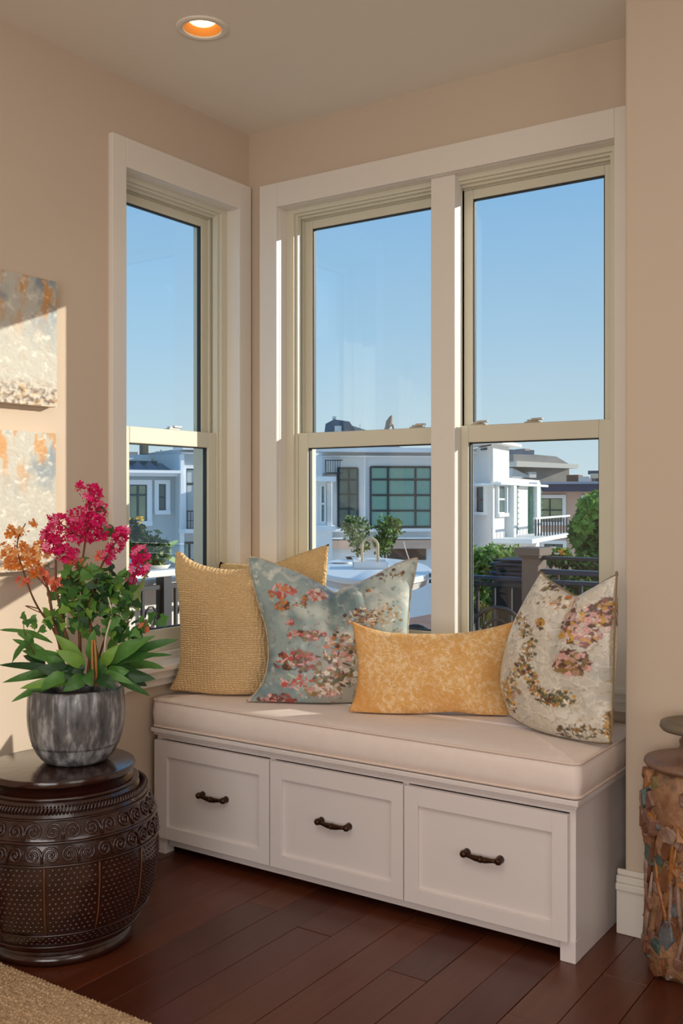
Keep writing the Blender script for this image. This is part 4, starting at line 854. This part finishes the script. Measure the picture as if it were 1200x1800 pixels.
# roof behind it (upper sash): dark mansard, finials
f3 = Fac(540, 44, 720, 44); b3 = thing('mansard_roof_house', 'distant house whose dark mansard roof peeks over the meeting rail', 'building', (f3.a[0], f3.a[1], GZ))
wallbox(f3, b3, 560, 790, 720, GRY)
def roofp(fc, root, pts, d0, d1, mt, name='roof'):
    q = [fc.uv(*p) for p in pts]; n = len(q); m = MB(); v = [fc.T(u, d0, z) for u, z in q]+[fc.T(u, d1, z) for u, z in q]
    m.add(v, [tuple(range(n))[::-1], tuple(range(n, 2*n))]+[(i, (i+1) % n, n+(i+1) % n, n+i) for i in range(n)]); return m.obj(name, mt, root)
roofp(f3, b3, [(566, 791), (572, 745), (587, 737), (614, 741), (624, 757), (640, 791)], -6, 0, SLATE); roofp(f3, b3, [(560, 791), (612, 743), (650, 755), (720, 791)], -7, -1, ROOFG)
part(f3, b3, 'dormer', (588, 750, 600, 760), 0, .5, WHT); part(f3, b3, 'chimney', (585, 730, 589, 740), -2, -1.6, WHT); part(f3, b3, 'chimney_pot', (583.5, 727, 590.5, 731), -2.1, -1.5, WHT); part(f3, b3, 'mast', (634, 736, 635.3, 760), -3, -2.9, WFR)
# rooftop statue-like finial
b4 = thing('rooftop_finial', 'small stone finial standing on the grey roof beyond the middle window', 'ornament', tuple(dep(682, 792, 36)))
m = MB(); P = [dep(x, y, 36) for x, y in ((676, 792), (677, 765), (680, 752), (684, 743), (687, 734), (689, 730))]; m.tube(P, [.12, .12, .08, .13, .07, .02], 8); m.tube([dep(684, 745, 36), dep(690, 748, 36), dep(692, 757, 36)], [.07, .05, .03], 6); m.tube([dep(679, 753, 36), dep(676, 758, 36)], [.06, .03], 6)
m.obj('finial_figure', mat('stone_finial', (176, 150, 128), .8), b4, smooth=True)
part(Fac(640, 36, 730, 36), b4, 'pedestal', (672, 786, 682, 800), -.2, .2, WHT)
# ---- white building on the right
f5 = Fac(818, 33, 895, 34); b5 = thing('white_townhouse', 'white building with green shutters and balcony seen through the right window', 'building', (f5.a[0], f5.a[1], GZ))
f5l = Fac(824, 36, 863, 33.2); f5f = Fac(863, 33, 948, 40)
A_, B_, C_ = f5l.a.copy(), f5l.b.copy(), dep(894, HOR, 33+7*31/85.); D_ = A_+(C_-B_); zt5 = H-(783-HOR)*33.2/F
v = [(p[0], p[1], z) for z in (GZ, zt5) for p in (A_, B_, C_, D_)]; MB().add(v, [(0, 1, 5, 4), (1, 2, 6, 5), (2, 3, 7, 6), (3, 0, 4, 7), (4, 5, 6, 7), (3, 2, 1, 0)]).obj('wall', WHT, b5); wallbox(f5f, b5, 866, 781, 894, WHT, depth=.05, d1=.01); wallbox(f5f, b5, 890, 842, 948, WHT, depth=4)
part(f5f, b5, 'cornice', (861, 778, 897, 783), -1, .4, WHT); part(f5l, b5, 'cornice', (822, 781, 861, 785), -.02, .3, WHT); part(f5l, b5, 'cornice', (822, 795, 838, 799), 0, .6, WHT)
part(f5l, b5, 'ledge', (840, 850, 863, 854), 0, .3, GRYT); part(f5f, b5, 'ledge', (862, 850, 948, 854), 0, .35, WFR)
part(f5l, b5, 'vent', (848, 788, 856, 791), 0, .08, FRM)
win(f5l, b5, (840, 856, 855, 900), 1, 2, mat('frame_brown', (110, 76, 62), .6), GLD_, WFR, .1)
win(f5f, b5, (871, 853, 885, 902), 1, 2, WFR, GLD_, WFR, .12); 
for x0, x1 in ((894, 904), (928, 932), (937, 946)):
    o = part(f5f, b5, 'shutter', (x0, 852, x1, 940), 0, .12, GSH)
    for k in range(9): part(f5f, o, 'louvre', (x0, 854+k*9.5, x1, 856+k*9.5), .12, .17, GSH)
part(f5f, b5, 'pilaster', (888, 850, 893, 945), 0, .3, WFR); part(f5f, b5, 'pilaster', (930, 848, 936, 945), 0, .3, WFR)
part(f5f, b5, 'balcony_slab', (866, 941, 948, 948), 0, 1.3, WFR); part(f5f, b5, 'balcony_rail', (880, 907, 948, 910), 1.1, 1.2, WFR)
m = MB()
for k in range(12): f5f.pbox(m, 882+k*5.6, 910, 882.8+k*5.6, 941, 1.12, 1.16)
m.obj('balusters', IRON, b5)
# sloping grey roof with pale fascia
f6 = Fac(890, 56, 1010, 58); b6 = thing('low_roofed_house', 'house with wide grey sloping roof and pale fascia behind the white building', 'building', (f6.a[0], f6.a[1], GZ))
roofp(f6, b6, [(893, 799), (935, 800), (968, 803), (1000, 822), (893, 812)], -4, .5, ROOFG); roofp(f6, b6, [(893, 811), (1001, 817), (1001, 824), (893, 821)], -4, .8, mat('fascia_cream', (240, 226, 206), .7), 'fascia')
wallbox(f6, b6, 893, 822, 1000, ROOFG, depth=4); roofp(f6, b6, [(893, 823), (925, 838), (893, 844)], 0, .4, WHT, 'gable'); part(f6, b6, 'chimney', (921, 830, 933, 840), 0, .5, WHT)
part(f6, b6, 'penthouse', (962, 785, 1012, 800), -6, -4, SLATE); part(f6, b6, 'penthouse', (985, 797, 1012, 826), -6, -4.2, mat('brick_brown', (140, 112, 98), .85)); part(f6, b6, 'rooftop_box', (948, 786, 965, 800), -6, -4, WHT); part(f6, b6, 'rooftop_box', (995, 783, 1004, 787), -5, -4, TAN)
# ---- tan building
f7 = Fac(940, 46, 1130, 44); b7 = thing('tan_townhouse', 'tan building with navy roof edge and white-framed window at the right', 'building', (f7.a[0], f7.a[1], GZ))
wallbox(f7, b7, 938, 862, 1130, TAN); part(f7, b7, 'roof_edge', (936, 850, 1130, 864), -1, .8, NAVY); part(f7, b7, 'roof_cap', (936, 847, 1130, 851), -1, 1.0, mat('cap_grey', (150, 160, 176), .6))
wallbox(f7, b7, 1000, 826, 1130, mat('setback_grey', (176, 180, 184), .8), depth=12, d1=-5); part(f7, b7, 'setback_cap', (998, 822, 1130, 829), -6, -4.5, SLATE)
part(f7, b7, 'rooftop_unit', (970, 832, 992, 848), -4, -3, mat('unit_brown', (136, 100, 78), .8)); part(f7, b7, 'rooftop_unit', (1000, 836, 1020, 848), -3, -2, WHT); part(f7, b7, 'awning', (1018, 830, 1052, 839), -4, -2.5, mat('awning_cream', (232, 214, 184), .7)); part(f7, b7, 'rooftop_unit', (1026, 838, 1046, 848), -3.5, -2.6, mat('unit_grey', (110, 104, 100), .8))
win(f7, b7, (948, 876, 989, 917), [.45], 2, FRM, GLO, WFR, .16); win(f7, b7, (1028, 876, 1050, 917), 1, 2, FRM, GLD_, WFR, .14); win(f7, b7, (957, 956, 990, 985), 2, 1, FRM, GLD_, WFR, .16)
# ---- far skyline
SKY_ = [mat('skyline_%d' % i, c, .9) for i, c in enumerate([(226, 214, 200), (206, 206, 206), (186, 170, 160), (212, 196, 178)])]
sr = random.Random(3)
for i, (x, w_, y, lab) in enumerate(((160, 48, 800, 'leftmost hazy flat-topped house on the skyline in the narrow window'), (212, 30, 797, 'hazy cream house on the skyline above the slate roof, second from left'), (246, 24, 801, 'low hazy pinkish house on the skyline above the slate roof'), (274, 26, 796, 'hazy pale house on the skyline touching the tall grey tower'))):
    fc = Fac(x, 170, x+w_, 170.5); b = thing('distant_house', lab, 'building', (fc.a[0], fc.a[1], GZ), 'far skyline houses')
    wallbox(fc, b, x, y, x+w_, SKY_[i], depth=4, name='block'); part(fc, b, 'roof_edge', (x-.5, y-2.5, x+w_+.5, y), -.5, .4, SKY_[(i+1) % 4]); part(fc, b, 'chimney', (x+w_*.3, y-6, x+w_*.3+3, y-2.5), -2, -1, SKY_[(i+2) % 4])
# ------------------------------------------------------------------ foliage
FOL = [mat('foliage_%d' % i, c, .6, .3, var=v, vs=3, vamt=.6, sss=.35) for i, (c, v) in enumerate([((78, 116, 54), (120, 156, 72)), ((128, 166, 76), (168, 200, 98)), ((160, 176, 118), (200, 210, 152)), ((44, 66, 40), (72, 96, 52))])]
def foliage(blobs, n, sz, mt, parent, seed=1, shell=.35):
    r = np.random.default_rng(seed); vol = np.array([b[3]*b[4]*b[5] for b in blobs])**(2/3.); k = r.choice(len(blobs), n, p=vol/vol.sum()); B_ = np.array(blobs)[k]
    d = r.normal(size=(n, 3)); d /= np.linalg.norm(d, axis=1)[:, None]; q = shell+(1-shell)*r.random(n)**.5; q = q*(1+.22*np.sin(d[:, 0]*7+k)*np.sin(d[:, 2]*6+2*k)+.12*r.normal(size=n)); c = B_[:, :3]+d*B_[:, 3:6]*q[:, None]
    u = r.normal(size=(n, 3)); u /= np.linalg.norm(u, axis=1)[:, None]; w_ = np.cross(u, r.normal(size=(n, 3))); w_ /= np.linalg.norm(w_, axis=1)[:, None]; s = sz*r.uniform(.6, 1.3, n)[:, None]
    V = np.stack([c-u*s, c+w_*s*.5, c+u*s, c-w_*s*.5], 1).reshape(-1, 3); f = np.arange(4*n).reshape(n, 4)
    m = MB(); m.v = V.tolist(); m.f = f.tolist(); o = m.obj('foliage', mt, parent); o['kind'] = 'stuff'; return o
BARK = mat('bark', (96, 76, 60), .9, bump=.5, bs=30)
def pell(px, py, Z, rx, ry): p = dep(px, py, Z); s = Z/F; return (*p, rx*s, rx*s, ry*s)
t1_ = thing('street_tree', 'bushy green tree in front of the tan building at the right', 'tree', (*dep(1052, 900, 24)[:2], GZ))
foliage([pell(1052, 905, 24, 30, 34), pell(1030, 940, 24, 26, 34), pell(1068, 945, 24, 28, 50), pell(1045, 985, 24, 26, 30), pell(1075, 885, 24, 18, 20), pell(1016, 935, 24, 14, 26), pell(1095, 930, 24, 28, 50)], 5200, .13, FOL[0], t1_, 2, shell=.5)
foliage([pell(1042, 890, 23.6, 22, 16), pell(1075, 905, 23.6, 18, 34), pell(1024, 920, 23.6, 14, 14)], 1500, .12, FOL[1], t1_, 4, shell=.9)
a = dep(1052, 900, 24); MB().tube([(a[0], a[1], GZ), (a[0]+.1, a[1], -3), (a[0], a[1], -1), (a[0]-.2, a[1], .5)], [.22, .18, .14, .06], 8).obj('trunk', BARK, t1_, smooth=True)
# terrace shrubs
def shrub(name, label, blobs, n, sz, mts, px, Z, potlabel=None, potr=.18, poth=.4, potm=None, ztrunk=.7, base=-.126):
    p = dep(px, 900, Z); root = thing(name, label, 'shrub', (p[0], p[1], base+(poth*.85 if potm else 0)))
    for i, mt in enumerate(mts): foliage(blobs, n//len(mts), sz, mt, root, seed=i+int(px))
    MB().tube([(p[0], p[1], base+(poth*.9 if potm else 0)), (p[0]+.01, p[1], (base+ztrunk)/2+.1), (p[0], p[1], ztrunk)], [.018, .015, .008], 6).obj('trunk', BARK, root, smooth=True)
    if potm:
        pot = MB(); pot.lathe([(.0001, 0), (potr*.7, 0), (potr, poth), (potr*.92, poth), (potr*.88, poth*.85), (.0001, poth*.85)], (p[0], p[1], base), 24); tag(pot.obj('plant_pot', potm, smooth=True, L=(p[0], p[1], base)), potlabel, 'plant pot')
    return root
TERR = mat('terracotta_pot', (168, 104, 76), .8)
shrub('topiary_shrub', 'left one of two small round-headed shrubs beyond the white table', [pell(626, 930, 9.3, 24, 24), pell(632, 955, 9.3, 17, 18), pell(616, 922, 9.3, 15, 14)], 1100, .020, (FOL[0], FOL[2], FOL[3]), 628, 9.3, 'terracotta pot under the left round-headed shrub', potm=TERR, ztrunk=.85)
shrub('topiary_shrub', 'right one of two small round-headed shrubs beyond the white table', [pell(682, 930, 9.0, 24, 22), pell(672, 955, 9.0, 18, 20), pell(694, 922, 9.0, 13, 12)], 1100, .020, (FOL[0], FOL[1], FOL[3]), 676, 9.0, 'terracotta pot under the right round-headed shrub', potm=TERR, ztrunk=.85)
shrub('terrace_hedge', 'pale green leafy bush at the left of the right window by the railing', [pell(835, 1010, 6.6, 28, 46), pell(868, 980, 6.6, 44, 20), pell(846, 1060, 6.6, 40, 46), pell(895, 1060, 6.6, 34, 40), pell(880, 1000, 6.6, 30, 30), pell(905, 975, 6.6, 16, 14)], 7500, .020, (FOL[2], FOL[1], FOL[0]), 868, 6.6, ztrunk=.5)
shrub('railing_bush', 'dark low bush behind the right stretch of railing', [pell(985, 985, 6.9, 26, 14), pell(1030, 992, 6.9, 34, 12), pell(1068, 985, 6.9, 22, 20), pell(1000, 1030, 6.9, 50, 26), pell(1060, 1030, 6.9, 40, 26)], 4200, .020, (FOL[3], FOL[0]), 1000, 6.9, ztrunk=.4)
shrub('flowering_bush', 'small bush dotted with white and yellow flowers by the railing pillar', [pell(980, 972, 6.4, 22, 9)], 350, .018, (FOL[0],), 980, 6.4, ztrunk=.8)
yb_ = thing('flower_bunch', 'bunch of yellow and white blooms on the bush beside the railing pillar', 'flowers', tuple(dep(980, 975, 6.35)))
for i, (cx, cy, c) in enumerate([(984, 971, (240, 190, 60)), (990, 968, (236, 200, 90)), (972, 965, (240, 236, 220)), (978, 976, (236, 232, 216)), (966, 972, (240, 230, 210)), (988, 976, (236, 150, 60))]):
    p = dep(cx, cy, 6.28); m = MB(); m.lathe([(.0001, 0), (.016, .006), (.020, .014), (.008, .012), (.0001, .016)], tuple(p), 8, fn=lambda r, z, a: r*(1+.25*math.sin(a*4))); m.obj('bloom', mat('bloom_%d' % i, c, .6), yb_)
# ------------------------------------------------------------------ railing to the right, pillar
RY = 2.2; rp_ = onpl(850, 900, 1, RY); xs0 = float(rp_[0])-.05
rl = thing('terrace_railing', 'dark iron terrace railing with long horizontal bars beyond the right window', 'railing', (xs0, RY, -.126))
def zrow(px, py): return float(onpl(px, py, 1, RY)[2])
xp0, xp1 = float(onpl(924, 1000, 1, RY)[0]), float(onpl(953, 1000, 1, RY)[0]); xe = 4.4
for (za, zb_, x0_, x1_, mt) in ((zrow(880, 1020), zrow(880, 1013), xs0-.3, xp0, IRONB), (zrow(880, 1031), zrow(880, 1024), xs0-.3, xp0, IRON), (zrow(1000, 985), zrow(1000, 979), xp1, xe, IRON), (zrow(1000, 1011), zrow(1000, 1002), xp1, xe, IRONB), (zrow(1000, 1028), zrow(1000, 1021), xp1, xe, IRONB), (-.03, 0, xs0-.3, xp0, IRON), (-.03, 0, xp1, xe, IRON)):
    MB().box(x0_, x1_, RY-.03, RY+.03, za, zb_).obj('rail', mt, rl, bevel=.003)
for x in np.arange(xs0-.2, xe, .105):
    if xp0-.03 < x < xp1+.03: continue
    MB().box(x-.009, x+.009, RY-.009, RY+.009, 0 if x < xp0 else 0, zrow(880, 1024) if x < xp0 else zrow(1000, 1021)).obj('baluster', IRON, rl)
pl_ = thing('railing_pillar', 'brown-grey square pillar with a cap in the middle of the railing', 'pillar', ((xp0+xp1)/2, RY, -.126))
PIM = mat('pillar_taupe', (126, 112, 102), .8, .2, bump=.1, bs=30); xa, xb = xp0-.0, xp1+.0
MB().box(xa, xb, RY-.06, RY+.06, -.126, zrow(938, 976)).obj('shaft', PIM, pl_, bevel=.004)
m = MB(); m.box(xa-.03, xb+.02, RY-.09, RY+.09, zrow(938, 976), zrow(938, 962)); m.box(xa-.015, xb+.01, RY-.075, RY+.075, zrow(938, 980), zrow(938, 976)); m.obj('cap', PIM, pl_, bevel=.004)
# dark outdoor bench/planter behind left stretch
db = thing('stacked_loungers', 'stack of dark navy lounger pads behind the railing left of the pillar', 'furniture', tuple(dep(890, 1012, 6.05)))
for i, (y0, y1, x0, x1) in enumerate(((984, 988, 866, 926), (990, 995, 858, 924), (997, 1004, 864, 926), (1006, 1011, 856, 924))):
    fc = Fac(850, 6.1, 930, 5.95); fc.pbox(MB(), x0, y0, x1, y1, -.35, 0).obj('pad', IRONB if i % 2 else mat('pad_dark', (34, 38, 54), .6), db, bevel=.006)
fc.pbox(MB(), 862, 1011, 922, 1200, -.30, -.04).obj('base', mat('pad_base', (40, 42, 50), .7), db)
# white little pot on the rail
wp = onpl(1063, 1000, 1, RY); zt_ = zrow(1063, 1003); m = MB(); m.lathe([(.0001, 0), (.012, 0), (.022, .045), (.018, .047), (.0001, .040)], (wp[0], RY, zrow(1000, 1002)+.0005), 20)
tag(m.obj('small_pot', mat('pot_white', (226, 216, 204), .6), smooth=True, L=(wp[0], RY, zrow(1000, 1002))), 'tiny white tapered pot perched on the right railing bar', 'pot')
# ------------------------------------------------------------------ iron chairs
def chair(px, Z, label, wdt, topy, yaw=.0):
    p = dep(px, 900, Z); zt = H-(topy-HOR)*Z/F; root = thing('iron_chair', label, 'chair', (p[0], p[1], -.126), 'iron terrace chairs')
    U_ = np.array([math.cos(yaw+.6), math.sin(yaw+.6), 0]); D = np.array([-U_[1], U_[0], 0]); C0 = np.array([p[0], p[1], 0]); R = wdt/2
    P = [C0+U_*(R*math.cos(a))+UP*(zt-R+R*math.sin(a)) for a in np.linspace(PI, 0, 17)]; P = [C0-U_*R+UP*.32]+P+[C0+U_*R+UP*.32]
    MB().tube(P, .012, 8).obj('back_hoop', IRON, root, smooth=True)
    m = MB()
    for k in (-.5, 0, .5): m.tube([C0+U_*R*k+UP*.32, C0+U_*R*k+UP*(zt-R+R*math.sqrt(1-k*k))], .006, 6)
    m.tube([C0+U_*(R*.45*math.cos(a))+UP*(zt-R+R*.1+R*.45*math.sin(a)) for a in np.linspace(0, 2*PI, 20, endpoint=False)], .006, 6, closed=True); m.obj('back_scroll', IRON, root, smooth=True)
    m = MB(); m.lathe([(.0001, 0), (R*1.1, 0), (R*1.12, .012), (R*1.05, .02), (.0001, .018)], tuple(C0-D*R+UP*.31), 24); m.obj('seat', IRON, root, smooth=True)
    for su in (-1, 1):
        for sd_ in (0, 1.9): MB().tube([C0+U_*R*.8*su-D*R*sd_+UP*.31, C0+U_*R*1.05*su-D*R*(sd_*1.05)+UP*(-.126)], .009, 6).obj('leg', IRON, root, smooth=True)
chair(872, 5.1, 'dark iron bistro chair with arched back outside the right window', .27, 1068)
chair(728, 5.3, 'dark iron chair whose back just shows right of the blue pillow', .22, 1101, .3)
# ------------------------------------------------------------------ white oval table with things on it
tcn = dep(655, 900, 7.1); TZ = .775; tb = thing('terrace_table', 'long white oval patio table outside the middle window', 'table', (tcn[0], tcn[1], -.126))
RU = np.array([RT[0], RT[1], 0]); RF = np.array([FW[0], FW[1], 0]); MW = mat('table_white', (238, 238, 236), .35, .5); m = MB(); rx_, ry_ = .40, 1.15
for (k, z) in ((1., TZ), (1.02, TZ-.012), (1.02, TZ-.05), (.97, TZ-.06)): pass
lv = [(.0001, TZ), (.985, TZ), (1., TZ-.008), (1., TZ-.035), (.96, TZ-.045), (.93, TZ-.085), (.0001, TZ-.085)]; n = 64; v = []; f = []
for k, z in lv:
    for j in range(n): a = 2*PI*j/n; X = np.array([tcn[0], tcn[1], 0])+RU*rx_*k*math.cos(a)+RF*ry_*k*math.sin(a); v.append((X[0], X[1], z))
for i in range(len(lv)-1):
    for j in range(n): f.append((i*n+j, (i+1)*n+j, (i+1)*n+(j+1) % n, i*n+(j+1) % n))
m.add(v, f); m.obj('table_top', MW, tb, angle=.6)
for s_ in (-.6, .6):
    X = np.array([tcn[0], tcn[1], 0])+RF*ry_*s_; m = MB(); m.lathe([(.0001, -.126), (.20, -.126), (.20, -.10), (.06, -.06), (.05, .5), (.12, TZ-.085)], (X[0], X[1], 0), 24); m.obj('leg', MW, tb, smooth=True)
def ontab(px, py): return onpl(px, py, 2, TZ)
q = ontab(650, 998); ty = thing('serving_tray', 'white rectangular tray with tan arched handle on the patio table', 'tray', (q[0], q[1], TZ+.0005))
qa = np.array([q[0], q[1], 0]); TT_ = lambda u, d, z: tuple(qa+RU*u+RF*d+UP*z)
m = MB(); m.box(-.12, .12, -.16, .16, TZ+.001, TZ+.012, TT_)
for bx in ((-.12, -.11, -.16, .16), (.11, .12, -.16, .16), (-.12, .12, -.16, -.15), (-.12, .12, .15, .16)): m.box(*bx, TZ+.012, TZ+.05, TT_)
m.obj('tray_body', MW, ty, bevel=.003)
P = [qa+RU*(-.055+.0)+UP*(TZ+.012)]+[qa+RU*(.055*math.cos(a))+UP*(TZ+.15+.055*math.sin(a)) for a in np.linspace(PI, 0, 12)]+[qa+RU*.055+UP*(TZ+.012)]
MB().tube(P, .010, 8).obj('handle', mat('cane_beige', (214, 184, 146), .7), ty, smooth=True)
q = ontab(716, 990); qb = np.array([q[0], q[1], 0]); bk_ = thing('wire_caddy', 'slim cream curved-handle caddy on the right side of the patio table', 'caddy', (q[0], q[1], TZ+.0005))
m = MB(); m.lathe([(.0001, 0), (.028, 0), (.034, .02), (.030, .02), (.0001, .006)], (q[0], q[1], TZ+.001), 20); m.obj('dish', MW, bk_, smooth=True)
MB().tube([qb+RU*(.02-.06*math.sin(t)**1)+UP*(TZ+.006+.16*t) for t in np.linspace(0, 1, 8)], .0045, 6).obj('handle', mat('cream_rod', (232, 212, 190), .6), bk_, smooth=True)
for (px, py, w_, h_, lab, mt) in ((617, 983, .05, .018, 'small black dish on the patio table left of the tray', IRON), (627, 985, .045, .022, 'small white bowl beside the black dish on the patio table', MW), (600, 990, .09, .010, 'flat white plate at the left side of the patio table', MW)):
    q = ontab(px, py); m = MB(); m.lathe([(.0001, 0), (w_*.6, 0), (w_, h_), (w_*.94, h_), (w_*.55, h_*.3), (.0001, h_*.3)], (q[0], q[1], TZ+.001), 24); tag(m.obj('dish', mt, smooth=True, L=(q[0], q[1], TZ+.001)), lab, 'dish')
# ------------------------------------------------------------------ railing outside the left window
LX = -.80; ra_ = thing('side_railing', 'wrought iron railing with white handrail outside the narrow left window', 'railing', (LX, 0, -.13))
zr = float(onpl(262, 1009, 0, LX)[2])
MB().box(LX-.035, LX+.035, -3.2, 1.5, zr-.016, zr+.016).obj('handrail', mat('handrail_white', (232, 232, 230), .5), ra_, bevel=.004)
MB().box(LX-.012, LX+.012, -3.2, 1.5, zr-.075, zr-.055).obj('rail', IRON, ra_); MB().box(LX-.012, LX+.012, -3.2, 1.5, -.03, -.005).obj('rail', IRON, ra_); MB().box(LX-.010, LX+.010, -3.2, 1.5, .42, .435).obj('rail', IRON, ra_)
yp = float(onpl(288, 1050, 0, LX)[1])
for y in np.arange(-3.1, 1.5, .11): MB().box(LX-.007, LX+.007, y-.007, y+.007, -.03, zr-.055).obj('baluster', IRON, ra_)
for y in (yp, yp-1.4, yp+1.2): MB().box(LX-.026, LX+.026, y-.026, y+.026, -.13, zr-.016).obj('post', IRON, ra_)
for y in np.arange(-3.1+.055, 1.5, .22):
    m = MB()
    for zc, sg in ((.56, 1), (.70, -1), (.28, 1)): m.tube([(LX, y+.04*math.cos(t*PI*1.6)*sg*(1-t*.4), zc+.05*math.sin(t*PI*1.6)) for t in np.linspace(0, 1, 9)], .005, 5)
    m.obj('scroll', IRON, ra_, smooth=True)
# white bowl planter standing on the handrail wall, with leaves and yellow blooms
bp_ = onpl(266, 1000, 0, LX-.22); BC = (LX-.22, float(bp_[1]), zr-.0315)
m = MB(); m.box(LX-.50, LX-.06, -3.2, 1.5, zr-.06, zr-.032); o = struct(m.obj('side_ledge', WFR, bevel=.004), 'white ledge slab behind the side railing', 'ledge')
m = MB(); m.box(LX-.46, LX-.40, -3.2, 1.5, -7, zr-.06); struct(m.obj('side_parapet', WHT), 'pale wall carrying the side ledge', 'wall')
bw = MB(); bw.lathe([(.0001, 0), (.035, 0), (.075, .03), (.095, .055), (.088, .056), (.06, .030), (.0001, .028)], BC, 32)
tag(bw.obj('bowl_planter', mat('bowl_white', (232, 226, 214), .5), smooth=True, L=BC), 'wide white bowl planter on the ledge outside the narrow window', 'plant pot')
bpn = thing('bowl_plant', 'dark leafy plant with yellow blooms in the white bowl outside', 'plant', (BC[0], BC[1], BC[2]+.03))
foliage([(BC[0], BC[1]-.03, BC[2]+.13, .09, .12, .085), (BC[0], BC[1]-.13, BC[2]+.20, .07, .08, .07)], 420, .028, FOL[3], bpn, 5); foliage([(BC[0], BC[1]+.02, BC[2]+.10, .07, .09, .07)], 90, .035, FOL[2], bpn, 6)
MB().tube([(BC[0], BC[1], BC[2]+.03), (BC[0], BC[1]-.05, BC[2]+.12), (BC[0], BC[1]-.10, BC[2]+.2)], .006, 6).obj('stem', STEMG, bpn, smooth=True)
YM = mat('bloom_yellow', (236, 206, 96), .6, sss=.2)
for k in range(16):
    p = (BC[0]+random.uniform(-.05, .05), BC[1]-.15+random.uniform(-.07, .07), BC[2]+.27+random.uniform(-.015, .015)); m = MB(); m.lathe([(.0001, 0), (.014, .004), (.017, .012), (.006, .008), (.0001, .012)], p, 7, fn=lambda r, z, a: r*(1+.3*math.sin(a*5))); m.obj('bloom', YM, bpn)
for (dy, dz, L2) in ((.10, .10, .16), (.14, .16, .2), (-.02, .05, .15)):
    leaf('leaf', (BC[0], BC[1], BC[2]+.03), (BC[0]+.02, BC[1]+dy*1.3, BC[2]+.03+dz), .05, 4, parent=bpn)
